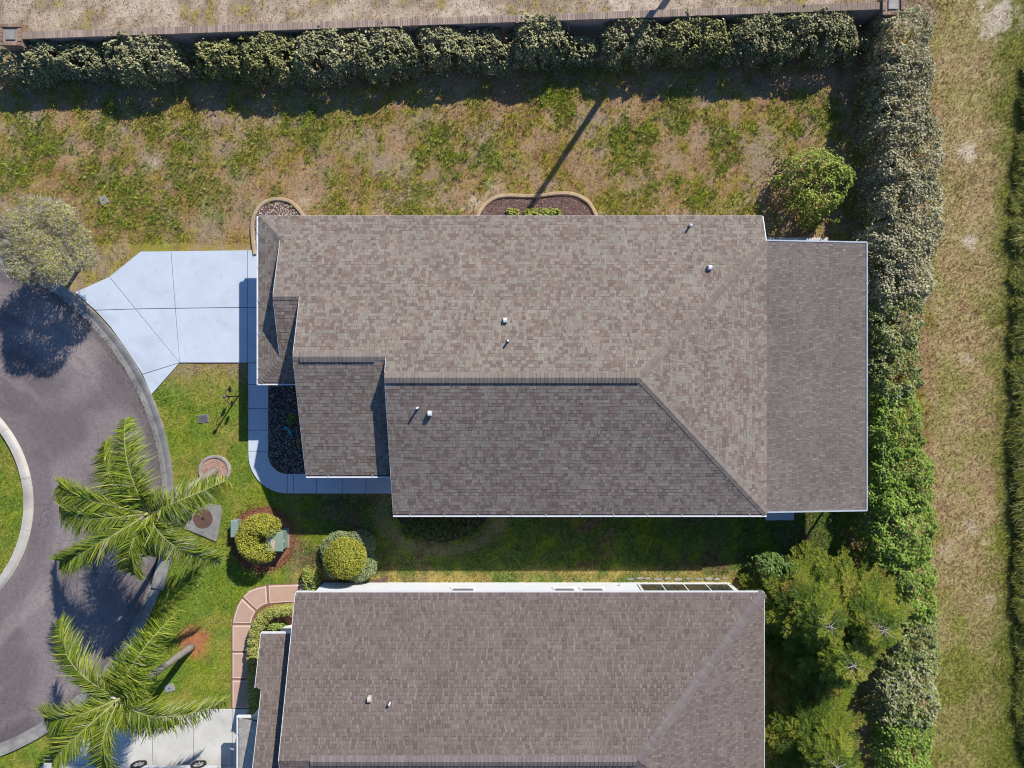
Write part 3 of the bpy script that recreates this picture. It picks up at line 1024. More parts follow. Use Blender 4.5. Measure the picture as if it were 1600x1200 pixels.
hip(roof, (X_E, Y_S, zE), (X_RE, RIDGE_Y, RIDGE_Z), ds, de, 'ridge')
hip(roof, (X_E, ye_n, zE), (X_RE, RIDGE_Y, RIDGE_Z), dn, de, 'ridge')
hip(roof, (X_PENT, Y_N, zn(Y_N)), (X_GAR, Y_N - (X_GAR - X_PENT), zp(X_GAR)), dn, dw, 'ridge')
hip(roof, (X_PENT, Y_GAR_S, z_pe), (X_GAR, Y_GAR_S + (X_GAR - X_PENT), zp(X_GAR)), ds, dw, 'ridge')

# walls, gables, doors and windows of the first house
box("wall", -4.5, -4.9, -.03, 10.0, 5.6, 2.24, 'stucco', h1)
box("wall", -9.95, .5, -.03, -8.1, 6.55, 2.17, 'stucco', h1)
box("wall", -8.097, -2.1, -.03, -4.503, 6.552, 2.17, 'stucco', h1)
box("wall", -4.503, 5.603, -.03, 9.98, 6.553, 2.2, 'stucco', h1)
box("wall", -4.48, -4.88, 2.242, 9.98, -3.6, 2.6, 'stucco', h1)


def gable(x, pts, t=.1):
    """upright triangle wall facing west at x, thickness towards the east"""
    n = len(pts)
    v = [(x, y, z) for y, z in pts] + [(x + t, y, z) for y, z in pts]
    f = [tuple(range(n)), tuple(range(n, 2 * n))[::-1]] + [(i, n + i, n + (i + 1) % n, (i + 1) % n) for i in range(n)]
    return obj("gable", v, f, 'stucco', h1)


gable(X_MAIN + .22, [(Y_S + .25, 2.55), (Y_S + .25, zs_main(Y_S + .25) - .1), (RIDGE_Y, RIDGE_Z - .1), (Y_ENTRY_R, z_er - .12), (Y_ENTRY_R, 2.55)])
gable(X_ENTRY + .22, [(Y_ENTRY_S + .25, 2.15), (Y_ENTRY_S + .25, zs_entry(Y_ENTRY_S + .25) - .1), (Y_ENTRY_R, z_er - .1), (Y_GAR_R, z_gr - .12), (Y_GAR_R, 2.15)])
gable(X_GAR + .2, [(1.2, 2.35), (1.2, zs_gar(1.2) - .1), (Y_GAR_R, z_gr - .1), (5.9, zn(5.9) - .1), (5.9, 2.35)])
for a, b in (((X_MAIN, Y_S, zs_main(Y_S)), (X_MAIN, RIDGE_Y, RIDGE_Z)), ((X_ENTRY, Y_ENTRY_S, zs_entry(Y_ENTRY_S)), (X_ENTRY, Y_ENTRY_R, z_er)), ((X_ENTRY, Y_ENTRY_R, z_er), (X_ENTRY, Y_GAR_R, z_gr)),
             ((X_GAR, 1.1, zs_gar(1.1)), (X_GAR, Y_GAR_R, z_gr)), ((X_GAR, Y_GAR_R, z_gr), (X_GAR, 5.9, zn(5.9))), ((X_MAIN, RIDGE_Y, RIDGE_Z), (X_MAIN, Y_ENTRY_R, z_er)),
             ((X_E + .012, Y_N, zn(Y_N)), (X_E + .012, ye_n, zE))):
    beam("rake_board", a, b, .035, .15, 'white', h1, zoff=-.004)
beam("fascia", (X_PENT, Y_N + .015, zn(Y_N)), (X_E, Y_N + .015, zn(Y_N)), .03, .16, 'white', h1, zoff=-.03)
gutter(h1, (X_MAIN - .02, Y_S - .005, zE - .02), (X_E + .02, Y_S - .005, zE - .02), (0, -1, 0))
gutter(h1, (X_ENTRY, Y_ENTRY_S - .005, zs_entry(Y_ENTRY_S) - .02), (X_MAIN + .05, Y_ENTRY_S - .005, zs_entry(Y_ENTRY_S) - .02), (0, -1, 0))
gutter(h1, (X_PENT - .1, Y_GAR_S - .005, z_pe - .02), (X_ENTRY + .02, Y_GAR_S - .005, z_pe - .02), (0, -1, 0))
gutter(h1, (X_PENT - .005, Y_N, z_pe - .02), (X_PENT - .005, Y_GAR_S - .1, z_pe - .02), (-1, 0, 0))
gutter(h1, (LAN_E + .005, LAN_N, zl(LAN_E) - .02), (LAN_E + .005, LAN_S, zl(LAN_E) - .02), (1, 0, 0), m='alu', w=.10, brk=20)
for y in (LAN_N + .025, LAN_S - .025):
    beam("lanai_beam", (X_E + .04, y, zl(X_E)), (LAN_E + .08, y, zl(LAN_E)), .055, .16, 'alu', h1, zoff=.02)
for x in (10.5, 12.4, 14.35):
    for y in (LAN_N - .2, LAN_S + .2):
        box("lanai_post", x - .04, y - .04, 0, x + .04, y + .04, 2.3, 'alu', h1)
for y in (-2.4, 0.3, 3.0):
    box("lanai_post", 14.31, y - .04, 0, 14.39, y + .04, 2.3, 'alu', h1)
box("lanai_floor", 10.003, LAN_S + .1, -.02, 14.45, LAN_N - .1, .04, 'concrete2', h1)
box("lanai_wall", 10.55, LAN_S + .14, .04, 12.36, LAN_S + .24, 2.2, 'stucco', h1)
gd = box("garage_door", -9.99, 1.1, 0, -9.952, 5.95, 2.1, 'white', h1)
for i in range(4):
    box("door_panel", -10.01, 1.14, .04 + i * .52, -9.992, 5.91, .52 + i * .52, 'white', gd)
fd = box("front_door", -8.12, -1.2, 0, -8.099, -.3, 2.05, 'rust', h1)
box("handle", -8.17, -1.1, 1.0, -8.121, -1.06, 1.1, 'alu', fd)
for x in (-2.6, .8, 4.2, 7.6):
    wv = box("window", x - .6, -4.93, .9, x + .6, -4.902, 2.1, 'white', h1)
    box("pane", x - .52, -4.94, .98, x + .52, -4.931, 2.02, 'glass', wv)
    wv = box("window", x - .6, 6.554, .9, x + .6, 6.58, 2.0, 'white', h1)
    box("pane", x - .52, 6.581, .98, x + .52, 6.59, 1.92, 'glass', wv)
box("entry_post", -8.2, -3.45, 0, -7.9, -3.2, 2.6, 'stucco', h1)


def goose_vent(parent, x, y, z, ang, m='white'):
    """square hooded exhaust vent"""
    c, s = math.cos(ang), math.sin(ang)
    prof = [(-.10, -.06), (.10, -.06), (.10, .14), (.07, .20), (0, .22), (-.07, .20), (-.10, .13)]
    v = []
    for wv in (-.07, .07):
        for a, b in prof:
            v.append((x + c * a - s * wv, y + s * a + c * wv, z + b))
    n = len(prof)
    f = [tuple(range(n)), tuple(range(n, 2 * n))[::-1]] + [(i, n + i, n + (i + 1) % n, (i + 1) % n) for i in range(n)]
    o = obj("roof_vent", v, f, m, parent)
    box("flashing", x - .16, y - .16, z - .10, x + .16, y + .16, z - .085, 'alu', o)


def pipe(parent, x, y, z, h=.36, r=.045, m='white'):
    v, f = tube([(x, y, z - .06), (x, y, z + h)], r, 10)
    o = obj("vent_pipe", v, f, m, parent)
    v, f = tube([(x, y, z - .08), (x, y, z + .10)], [.09, .05], 10)
    obj("boot", v, f, 'dark_plate', o)


zN_ = lambda x, y: zn(y)
zS_ = lambda x, y: zs_main(y)
for px, py in ((789.5, 501), (1108, 419)):
    goose_vent(h1, *roof_point(px, py, zN_), R(90))
goose_vent(h1, *roof_point(672, 646, zS_), R(90))
for px, py in ((794, 533), (1077, 354)):
    pipe(h1, *roof_point(px, py, zN_))
pipe(h1, *roof_point(653.5, 637, zS_))

# ------------------------------------------------------------------ second house
h2 = thing("house", "house with plain grey-brown shingle roof and long white side wall", "house", (0, -14, 0))
Y2N, Y2R, Z2E = -8.50, -14.25, 2.75
P2_ = PITCH
Z2R = Z2E + P2_ * (Y2N - Y2R)
X2W, X2E, X2RE = -8.82, 10.26, 4.80
z2n = lambda y: Z2R - P2_ * (y - Y2R)
z2s = lambda y: Z2R - P2_ * (Y2R - y)
Y2S = Y2R - (Y2N - Y2R)
r2n = [(x, y, z2n(y)) for x, y in [(X2W, Y2N), (X2E, Y2N), (X2RE, Y2R), (X2W, Y2R)]]
r2s = [(x, y, z2s(y)) for x, y in [(X2W, Y2S), (X2E, Y2S), (X2RE, Y2R), (X2W, Y2R)]]
r2e = [(X2E, Y2N, Z2E), (X2E, Y2S, Z2E), (X2RE, Y2R, Z2R)]
Z3 = 2.45
YWN = -10.28
zw = lambda y: Z3 + P2_ * (YWN - y)
YWR = -14.9
r2w = [(x, y, zw(y)) for x, y in [(-10.33, YWN), (X2W + .1, YWN), (X2W + .1, YWR), (-10.06, YWR), (-10.06, -12.2), (-10.33, -12.2)]]
r2w2 = [(x, y, zw(YWR) - P2_ * (YWR - y)) for x, y in [(-10.06, -19.5), (X2W + .1, -19.5), (X2W + .1, YWR), (-10.06, YWR)]]
XP2 = -11.28
zp2 = lambda x: 2.28 + P2_ * (x - XP2)
r2p = [(x, y, zp2(x)) for x, y in [(XP2, -13.82), (XP2, -19.5), (-9.9, -19.5), (-9.9, -13.82)]]
roof2 = slab_poly("roof", r2n, 'deck', h2)
for p in (r2s, r2e, r2w, r2w2, r2p):
    slab_poly("roof_deck", p, 'deck', roof2)
kw = dict(dark=.18, alt=True)
tb = shingles(r2n, (1, 0, 0), up_n, PAL2, PWT2, **kw)
tb += shingles(r2e, (0, 1, 0), tuple(Vector((-1, 0, (Z2R - Z2E) / (X2E - X2RE))).normalized()), PAL2, PWT2, **kw)
tb += shingles(r2w, (1, 0, 0), up_n, PAL2, PWT2, **kw)
tb += shingles(r2s, (1, 0, 0), up_s, PAL2, PWT2, **kw)
tb += shingles(r2w2, (1, 0, 0), up_s, PAL2, PWT2, **kw)
tb += shingles(r2p, (0, 1, 0), up_w, [(.46, .42, .36), (.42, .38, .32), (.50, .46, .40)], None, dark=.05)
lay_shingles(tb, roof2, clip=lambda p: p[1] > -14.0)
cap_run(roof2, (X2W + 1.2, Y2R, Z2R), (X2RE - .1, Y2R, Z2R), dn, ds, .20, 'ridge2', lift=.05)
k2e = (Z2R - Z2E) / (X2E - X2RE)
de2 = Vector((1, 0, -k2e)).normalized()
hip(roof2, (X2E, Y2N, Z2E), (X2RE, Y2R, Z2R), dn, de2, 'ridge2', .19)
for a, b in (((X2W, Y2N, Z2E), (X2W, Y2R, Z2R)), ((-10.33, YWN, Z3), (-10.33, -12.2, zw(-12.2))), ((-10.06, -12.2, zw(-12.2)), (-10.06, YWR, zw(YWR))), ((X2W, Y2S, Z2E), (X2W, Y2R, Z2R))):
    beam("rake_board", a, b, .04, .15, 'white', h2, zoff=-.004)
beam("fascia", (X2W, Y2N + .02, Z2E), (X2E, Y2N + .02, Z2E), .035, .17, 'white', h2, zoff=-.0)
beam("fascia", (-10.34, YWN + .02, Z3), (X2W + .1, YWN + .02, Z3), .05, .17, 'white', h2, zoff=.005)
beam("fascia", (X2E + .02, Y2N, Z2E), (X2E + .02, Y2S, Z2E), .03, .17, 'white', h2, zoff=-.0)
gutter(h2, (XP2 - .005, -13.75, 2.27), (XP2 - .005, -19.5, 2.27), (-1, 0, 0))
beam("fascia", (XP2 - .12, -13.79, 2.30), (-10.0, -13.79, 2.30), .06, .17, 'white', h2, zoff=.0)
box("wall", -8.4, -19.4, -.03, 9.72, -8.86, 2.62, 'stucco_white', h2)
box("wall", -10.1, -13.6, -.03, -8.403, -10.75, 2.4, 'stucco_white', h2)
box("wall", -10.9, -19.3, -.03, -8.404, -13.95, 2.2, 'stucco_white', h2)


def gable2(x, pts, t=.1):
    n = len(pts)
    v = [(x, y, z) for y, z in pts] + [(x + t, y, z) for y, z in pts]
    f = [tuple(range(n)), tuple(range(n, 2 * n))[::-1]] + [(i, n + i, n + (i + 1) % n, (i + 1) % n) for i in range(n)]
    obj("gable", v, f, 'stucco_white', h2)


gable2(X2W + .25, [(Y2N - .3, 2.5), (Y2N - .3, z2n(Y2N - .3) - .1), (Y2R, Z2R - .1), (Y2S + .3, z2s(Y2S + .3) - .1), (Y2S + .3, 2.5)])
gable2(-9.9, [(YWN - .3, 2.25), (YWN - .3, zw(YWN - .3) - .1), (YWR, zw(YWR) - .1), (-19, 2.7), (-19, 2.25)])


def win2(px0, px1, z0, z1):
    x0 = (px0 - 800) / 36.6; x1 = (px1 - 800) / 36.6
    wv = box("window", x0 - .06, -8.857, z0 - .06, x1 + .06, -8.83, z1 + .06, 'white', h2)
    box("pane", x0, -8.829, z0, x1, -8.822, z1, 'glass', wv)
    box("muntin", x0, -8.821, (z0 + z1) / 2 - .02, x1, -8.812, (z0 + z1) / 2 + .02, 'white', wv)
    box("sill", x0 - .1, -8.857, z0 - .12, x1 + .1, -8.74, z0 - .07, 'white', wv)


for a, b in ((707, 739), (868, 897), (911, 942)):
    win2(a, b, 1.05, 2.2)
ll = [(x - 800) / 36.0 for x in (1002, 1037, 1072, 1107, 1142)]
sl = box("sliding_door", ll[0] - .08, -8.857, .35, ll[-1] + .08, -8.82, 2.3, 'white', h2)
for a, b in zip(ll[:-1], ll[1:]):
    box("pane", a + .03, -8.819, .45, b - .03, -8.812, 2.2, 'glass', sl)
box("hose_tap", 4.72, -8.857, .5, 4.76, -8.72, .56, 'alu', h2)
goose_vent(h2, *roof_point(578, 1091, lambda x, y: z2n(y)), R(90), 'stucco')
pipe(h2, *roof_point(610, 1096, lambda x, y: z2n(y)), .3, .04)
gd = box("garage_door", -10.94, -19.0, 0, -10.902, -14.4, 2.1, 'white', h2)

# ------------------------------------------------------------------ brick wall behind the lawn
bw = thing("brick_wall", "long mauve stucco wall with brick coping behind the top hedge", "wall", (0, wall_y(0), 0))
ax, ay, bx, by = -20.6, wall_y(-20.6), 15.6, wall_y(15.6)
wd = Vector((bx - ax, by - ay, 0)).normalized(); wnm = Vector((-wd.y, wd.x, 0))
prism("wall_panel", [tuple((Vector((ax, ay, 0)) + wnm * .1).xy), tuple((Vector((bx, by, 0)) + wnm * .1).xy), tuple((Vector((bx, by, 0)) - wnm * .1).xy), tuple((Vector((ax, ay, 0)) - wnm * .1).xy)], -.05, 1.73, 'wallstucco', bw)
Lw = math.hypot(bx - ax, by - ay)
nb = int(Lw / .105)
ang = math.atan2(wd.y, wd.x)
src = None
rest = []
for i in range(nb):
    c = Vector((ax, ay, 0)) + wd * (Lw * (i + .5) / nb)
    hw, hd = .047, .15
    jz = random.uniform(-.006, .006)
    if i < 300:
        if src is None:
            src = obj("cap_brick", boxv(-hw, -hd, 0, hw, hd, .075), BOXF, 'brick')
            src.parent = bw; LOC[src] = LOC[bw]
            src.location = Vector((c.x, c.y, 1.732 + jz)) - LOC[bw]
            src.rotation_euler = (0, 0, ang)
        else:
            share(src, (c.x, c.y, 1.732 + jz), bw, ang + random.uniform(-.02, .02))
    else:
        p = [c - wd * hw - wnm * hd, c + wd * hw - wnm * hd, c + wd * hw + wnm * hd, c - wd * hw + wnm * hd]
        rest.append(([(q.x, q.y, 1.732 + jz) for q in p] + [(q.x, q.y, 1.807 + jz) for q in p], BOXF))
v, f = join(rest)
obj("cap_brick_run", v, f, 'brick', bw, kind='stuff')


def pillar(x, y, label, s=.42, z=1.85):
    t = thing("brick_pillar", label, "pillar", (x, y, 0), "pillars of the brick wall")
    nrow = 26
    zz = 0
    core = box("core", x - s + .02, y - s + .02, -.05, x + s - .02, y + s - .02, z, 'wallstucco', t)
    V, F = [], []
    rows = []
    for r in range(nrow):
        z0 = r * z / nrow; z1 = (r + 1) * z / nrow - .012
        off = .1 if r % 2 else 0
        for side in range(4):
            k = 4
            for i in range(k):
                a = -s + (2 * s) * i / k + .006; b = -s + (2 * s) * (i + 1) / k - .006
                if side == 0: bb = (x + a, y - s, z0, x + b, y - s + .05, z1)
                elif side == 1: bb = (x + a, y + s - .05, z0, x + b, y + s, z1)
                elif side == 2: bb = (x - s - .004, y + a, z0, x - s + .05, y + b, z1)
                else: bb = (x + s - .05, y + a, z0, x + s + .004, y + b, z1)
                rows.append(bb)
    for bb in rows[-48:]:
        box("brick", *bb, 'brick_red', t)
    boxes("brick_courses", rows[:-48], 'brick_red', t, kind='stuff')
    for i in range(5):
        a = -s - .03 + (2 * s + .06) * i / 5 + .006; b = -s - .03 + (2 * s + .06) * (i + 1) / 5 - .006
        for sgn in (-1, 1):
            box("coping_brick", x + a, y + sgn * s - .1 * (1 if sgn > 0 else 0.3), z + .002, x + b, y + sgn * s + .1 * (0.3 if sgn > 0 else 1), z + .07, 'brick_red', t)
            if 0 < i < 4:
                box("coping_brick", x + sgn * s - .1 * (1 if sgn > 0 else .3), y + a, z + .002, x + sgn * s + .1 * (.3 if sgn > 0 else 1), y + b, z + .07, 'brick_red', t)
    box("cap_slab", x - .2, y - .2, z, x + .2, y + .2, z + .05, 'edging_grey', t)


pillar(-21.05, wall_y(-21.05), "orange brick pillar closing the wall at the picture's upper left corner")
pillar(16.0, wall_y(16.0), "brick pillar closing the wall beside the grey-green hedge corner")

# ------------------------------------------------------------------ foliage
def leaf_quads(P, Nn, L, Wd, fold=.25):
    n = len(P)
    t = RNG.normal(size=(n, 3))
    t -= Nn * (t * Nn).sum(1)[:, None]
    t /= np.linalg.norm(t, axis=1)[:, None] + 1e-9
    b = np.cross(Nn, t)
    l = (L * RNG.uniform(.7, 1.25, n))[:, None]; w = (Wd * RNG.uniform(.7, 1.25, n))[:, None]
    a = P - t * l * .5
    c = P + t * l * .5 - Nn * (l * .12)
    m = P + Nn * w * fold * 0 + t * l * .05
    s1 = m + b * w * .5 + Nn * w * fold * .5
    s2 = m - b * w * .5 + Nn * w * fold * .5
    V = np.stack([a, s2, c, s1], 1).reshape(-1, 3)
    F = np.arange(4 * n).reshape(n, 4)
    return V, F


def unit(v):
    return v / (np.linalg.norm(v, axis=1)[:, None] + 1e-9)


def blob_points(blobs, n, depth=.16, lump=.22, zmin=-.35, freq=2.6):
    """points through the outer volume of a union of ellipsoids with a lumpy skin"""
    B = np.array(blobs, float)
    area = (B[:, 3] * B[:, 4] + B[:, 3] * B[:, 5] + B[:, 4] * B[:, 5])
    k = RNG.choice(len(B), size=int(n * 1.8), p=area / area.sum())
    d = unit(RNG.normal(size=(len(k), 3)))
    d[:, 2] = np.where(d[:, 2] < zmin, -d[:, 2], d[:, 2])
    r = 1 - np.abs(RNG.normal(size=len(k))) * depth
    bs = B[k]
    q = d * bs[:, 3:6] * freq + bs[:, :3]
    lum = (fbm(q[:, 0] + q[:, 2] * .7, q[:, 1] - q[:, 2] * .5, 3) - .5) * 2 * lump
    r = r * (1 + lum)
    P = bs[:, :3] + d * bs[:, 3:6] * r[:, None]
    inside = np.zeros(len(P), bool)
    for b in B:
        e = ((P - b[:3]) / b[3:6]); inside |= (e * e).sum(1) < .42
    ok = (~inside) & (P[:, 2] > .02)
    return P[ok][:n], d[ok][:n]


def leaf_cloud(name, parent, blobs, n, L, Wd, pal, wts=None, depth=.16, lump=.22, up=.7, m='leaf', bright=.2, kind=None, zmin=-.35, freq=2.6):
    P, d = blob_points(blobs, n, depth, lump, zmin, freq)
    Nn = unit(d * .7 + np.array([.2, .3, up]) + RNG.normal(size=P.shape) * .42)
    V, F = leaf_quads(P, Nn, L, Wd)
    pal = np.array(pal)
    c = pal[RNG.choice(len(pal), len(P), p=wts)]
    c = c * RNG.uniform(1 - bright, 1 + bright, len(P))[:, None]
    cl = fbm(P[:, 0] * 1.3, P[:, 1] * 1.3, 3)
    c = c * (.8 + .4 * cl)[:, None]
    return bigmesh(name, V, F, m, parent, cols=c, kind=kind)


def stems(parent, x, y, tops, r=.05, name="trunk", m='bark'):
    parts = []
    for (tx, ty, tz) in tops:
        mx, my = x + (tx - x) * .35 + random.uniform(-.08, .08), y + (ty - y) * .35 + random.uniform(-.08, .08)
        parts.append(tube([(x, y, -.05), (mx, my, tz * .45), (tx, ty, tz)], [r, r * .7, r * .25], 6))
    v, f = join(parts)
    obj(name, v, f, m, parent)


PALE = [(.46, .44, .24), (.40, .39, .20), (.31, .32, .15), (.57, .53, .33), (.22, .24, .10), (.40, .34, .16)]
PALEW = [.24, .24, .2, .14, .12, .06]
SILV = [(.52, .48, .31), (.45, .42, .26), (.34, .34, .18), (.62, .57, .41), (.23, .24, .10)]
SILVW = [.27, .27, .2, .14, .12]


def canopy_points(cx, cy, rx, ry, hgt, n, seed, lumps=1.7, amp=.32, rag=.30, power=3.0, holes=.30, tilt=0.0, flat=5.0):
    """leaf positions through the outer layer of a bushy mass with a ragged outline and uneven top"""
    m = int(n * 2.6)
    u = RNG.uniform(-1.35, 1.35, m); v = RNG.uniform(-1.35, 1.35, m)
    o = seed * 7.31
    X = cx + u * rx; Y = cy + v * ry

    def top(X, Y):
        u = (X - cx) / rx; v = (Y - cy) / ry
        rho = (np.abs(u) ** power + np.abs(v) ** power) ** (1 / power)
        lim = 1 + rag * 2 * (fbm(X * 1.6 + o, Y * 1.6 - o, 4) - .5)
        q = rho / lim
        f = np.sqrt(np.clip(1 - q ** flat, 0, 1)) * (1 + tilt * np.clip(v, -1, 1))
        lump = fbm(X * lumps + o, Y * lumps + 3 * o, 3)
        return f * hgt * (1 - amp + 2 * amp * (lump - .12) * .85), q
    z, q = top(X, Y)
    z1, _ = top(X + .08, Y); z2, _ = top(X, Y + .08)
    gx_, gy_ = (z1 - z) / .08, (z2 - z) / .08
    steep = np.sqrt(1 + np.minimum(gx_ ** 2 + gy_ ** 2, 9))
    cl = fbm(X * 4.2 + 3 * o, Y * 4.2, 2)                 # twig clusters: leaves gather, gaps between
    ok = (q < 1) & (RNG.random(m) < steep / 3.2) & (cl > holes + .12 * RNG.random(m))
    X, Y, z, gx_, gy_ = X[ok], Y[ok], z[ok], gx_[ok], gy_[ok]
    side = np.clip(np.hypot(gx_, gy_) / 2.5, 0, 1)
    d = np.abs(RNG.normal(size=len(X))) * np.where(RNG.random(len(X)) < .55, .15, 1.0)
    z = z - d * (.09 + .45 * side * hgt * .5) + RNG.normal(0, .012, len(X))
    N = unit(np.stack([-np.clip(gx_, -2, 2), -np.clip(gy_, -2, 2), np.full(len(X), 1.4)], 1))
    k = (z > .03)
    P = np.stack([X, Y, z], 1)[k]; N = N[k]
    # loose sprigs standing out of the mass
    sp = RNG.random(len(P)) < .05
    P[sp] += N[sp] * np.abs(RNG.normal(0, .12, sp.sum()))[:, None]
    return P[:n], N[:n]


_seed = [0]


def shrub(label, x0, y0, x1, y1, hgt, n, pal, wts, group, name="hedge_shrub", cat="shrub", L=.13, Wd=.078, sub=7, m='leaf', power=2.8, holes=.30, tilt=0.0, flat=5.0, amp=.30, at=.65, lumps=1.7, rag=.30, part="foliage"):
    """bush that fills the picture window x0..x1, y0..y1 at its own height"""
    _seed[0] += 1
    a = W(x0, y1, hgt * at); b = W(x1, y0, hgt * at)
    cx, cy = (a[0] + b[0]) / 2, (a[1] + b[1]) / 2
    rx, ry = (b[0] - a[0]) / 2, (b[1] - a[1]) / 2
    t = thing(name, label, cat, (cx, cy, 0), group)
    P, N = canopy_points(cx, cy, rx, ry, hgt, n, _seed[0], power=power, holes=holes, tilt=tilt, flat=flat, amp=amp, lumps=lumps, rag=rag)
    Nn = unit(N * .55 + np.array([.36, .54, .55]) + RNG.normal(size=P.shape) * .33)
    V, F = leaf_quads(P, Nn, L, Wd)
    pal = np.array(pal)
    c = pal[RNG.choice(len(pal), len(P), p=wts)] * RNG.uniform(.78, 1.25, len(P))[:, None]
    c = c * (.75 + .5 * fbm(P[:, 0] * 1.1, P[:, 1] * 1.1, 3))[:, None]
    bigmesh(part, V, F, m, t, cols=c)
    stems(t, cx, cy, [(cx + rx * .55 * math.cos(q), cy + ry * .55 * math.sin(q), hgt * .6) for q in np.linspace(0, 6.28, sub + 1)[:-1]])
    return t


TOPH = [  # x0, y0, x1, y1, height, leaves, label
    (-30, 72, 72, 138, 1.5, 4200, "shaded grey-green shrub under the orange brick pillar at the picture's left edge"),
    (22, 55, 100, 116, 1.8, 4200, "grey-green hedge shrub just right of the orange brick pillar"),
    (82, 62, 172, 122, 1.7, 4400, "low grey-green hedge shrub, second right of the orange brick pillar"),
    (158, 46, 282, 126, 2.0, 6200, "wide grey-green hedge shrub left of the bare wall gap, third from the orange pillar"),
    (298, 58, 384, 122, 1.8, 4300, "yellow-tinged hedge shrub right of the first bare wall gap"),
    (366, 42, 476, 126, 1.9, 5600, "hedge shrub between yellow-tinged shrub and the broad dense pair"),
    (456, 38, 560, 124, 2.0, 5800, "dense hedge shrub, left one of the broad dense pair"),
    (540, 32, 648, 122, 2.0, 5800, "dense hedge shrub, right one of the broad dense pair before the narrow wall gap"),
    (646, 30, 742, 112, 1.9, 5200, "round hedge shrub just right of the narrow wall gap"),
    (716, 42, 798, 112, 1.6, 3800, "thin-edged hedge shrub left of the tall pale shrub in the middle"),
    (796, 16, 884, 98, 2.1, 5200, "tall pale shrub near the middle of the brick wall"),
    (858, 58, 935, 104, 1.3, 2300, "small ragged shrub with dead twigs beside the tall pale shrub"),
    (946, 20, 1042, 100, 1.9, 5000, "shrub crossed by the long pole shadow below the wall"),
    (1036, 18, 1150, 96, 2.0, 5600, "yellowish hedge shrub right of the shrub with the pole shadow"),
    (1140, 10, 1245, 100, 2.0, 5600, "hedge shrub second from the wall's end pillar"),
    (1225, 6, 1342, 94, 2.1, 5900, "bushy hedge shrub nearest the wall's end pillar"),
    (1318, 45, 1400, 104, 1.2, 2800, "low dark shrub in the corner between wall and long hedge"),
]
YTINT = [(.45, .42, .16), (.38, .37, .15), (.30, .31, .11), (.52, .48, .26), (.21, .24, .08)]
for (x0, y0, x1, y1, hg, n, lb) in TOPH:
    yel = "yellow" in lb
    shrub(lb, x0 - 7, y0, x1 + 7, y1 - 11, hg * .92, int(n * 1.25), YTINT if yel else PALE, [.25, .25, .22, .12, .16] if yel else PALEW, "shrubs along the brick wall", tilt=.12, power=3.2, amp=.16, at=.8, lumps=2.4, rag=.36)

VINE = [(.21, .33, .045), (.27, .40, .06), (.16, .26, .035), (.33, .43, .09), (.40, .42, .18)]
VINEW = [.3, .26, .2, .14, .1]
MIXED = [(.36, .36, .18), (.28, .32, .11), (.23, .31, .06), (.48, .46, .30), (.18, .22, .06)]
RH = [
    (1382, 14, 1462, 110, 2.3, 9500, SILV, SILVW, "silvery hedge section at the top end, next to the wall's end pillar"),
    (1374, 90, 1468, 200, 2.4, 11500, SILV, SILVW, "silvery hedge section second from the top end"),
    (1378, 180, 1476, 290, 2.4, 11500, SILV, SILVW, "silvery hedge section beside the small yard tree"),
    (1382, 270, 1482, 380, 2.4, 11500, SILV, SILVW, "silvery hedge section above the lanai roof corner"),
    (1366, 360, 1468, 465, 2.3, 10000, SILV, SILVW, "silvery hedge section where the metal rail begins"),
    (1362, 445, 1456, 550, 2.2, 9500, MIXED, [.28, .24, .18, .18, .12], "mixed grey and green hedge section at the lanai's upper half"),
    (1360, 530, 1448, 630, 2.1, 8500, MIXED, [.2, .25, .3, .1, .15], "mixed green hedge section at the lanai's middle"),
    (1358, 615, 1452, 715, 2.0, 8500, VINE, VINEW, "bright green vine-covered hedge section at the lanai's lower half"),
    (1360, 700, 1468, 800, 2.0, 9000, VINE, VINEW, "bright green hedge section at the lanai's lower corner"),
    (1368, 770, 1474, 890, 2.3, 11000, VINE, VINEW, "large bright green mound below the lanai corner"),
    (1398, 880, 1470, 980, 1.9, 7000, VINE, VINEW, "green hedge section behind the yellow-green conifers"),
    (1385, 960, 1476, 1060, 1.9, 8000, MIXED, [.2, .25, .3, .1, .15], "mixed hedge section below the conifers' right side"),
    (1370, 1040, 1472, 1140, 1.9, 9000, MIXED, [.34, .22, .12, .22, .10], "grey and green hedge section beside the dark gap"),
    (1385, 1120, 1466, 1230, 1.8, 8000, VINE, VINEW, "green hedge section at the picture's bottom edge"),
]
for (x0, y0, x1, y1, hg, n, pl, wt, lb) in RH:
    shrub(lb, x0, y0 - 10, x1 + 6, y1 + 10, hg, int(n * 1.1), pl, wt, "sections of the long hedge by the mown strip", name="hedge", cat="hedge", L=.115, Wd=.07, sub=9, power=4.5 if y0 < 400 else 3.2, holes=.28, flat=9 if y0 < 400 else 6, amp=.14 if y0 < 400 else .22, at=.95, lumps=2.2, rag=.34)
# low green fringe on the far side of the hedge and vines on the house side
for (x0, y0, x1, y1, hg, n, lb) in ((1345, 470, 1392, 570, 1.0, 2600, "low green creeper at the lanai gutter, upper of three"),
                                     (1345, 570, 1390, 670, 1.1, 2800, "low green creeper at the lanai gutter, middle of three"),
                                     (1345, 665, 1392, 770, 1.2, 3000, "low green creeper at the lanai gutter, lowest of three"),
                                     (1342, 385, 1395, 480, .9, 2000, "thin dark creeper beside the lanai roof's upper corner")):
    shrub(lb, x0, y0, x1, y1, hg, n, VINE, VINEW, "creepers between hedge and lanai", name="creeper", cat="creeper", L=.11, Wd=.06, sub=6)


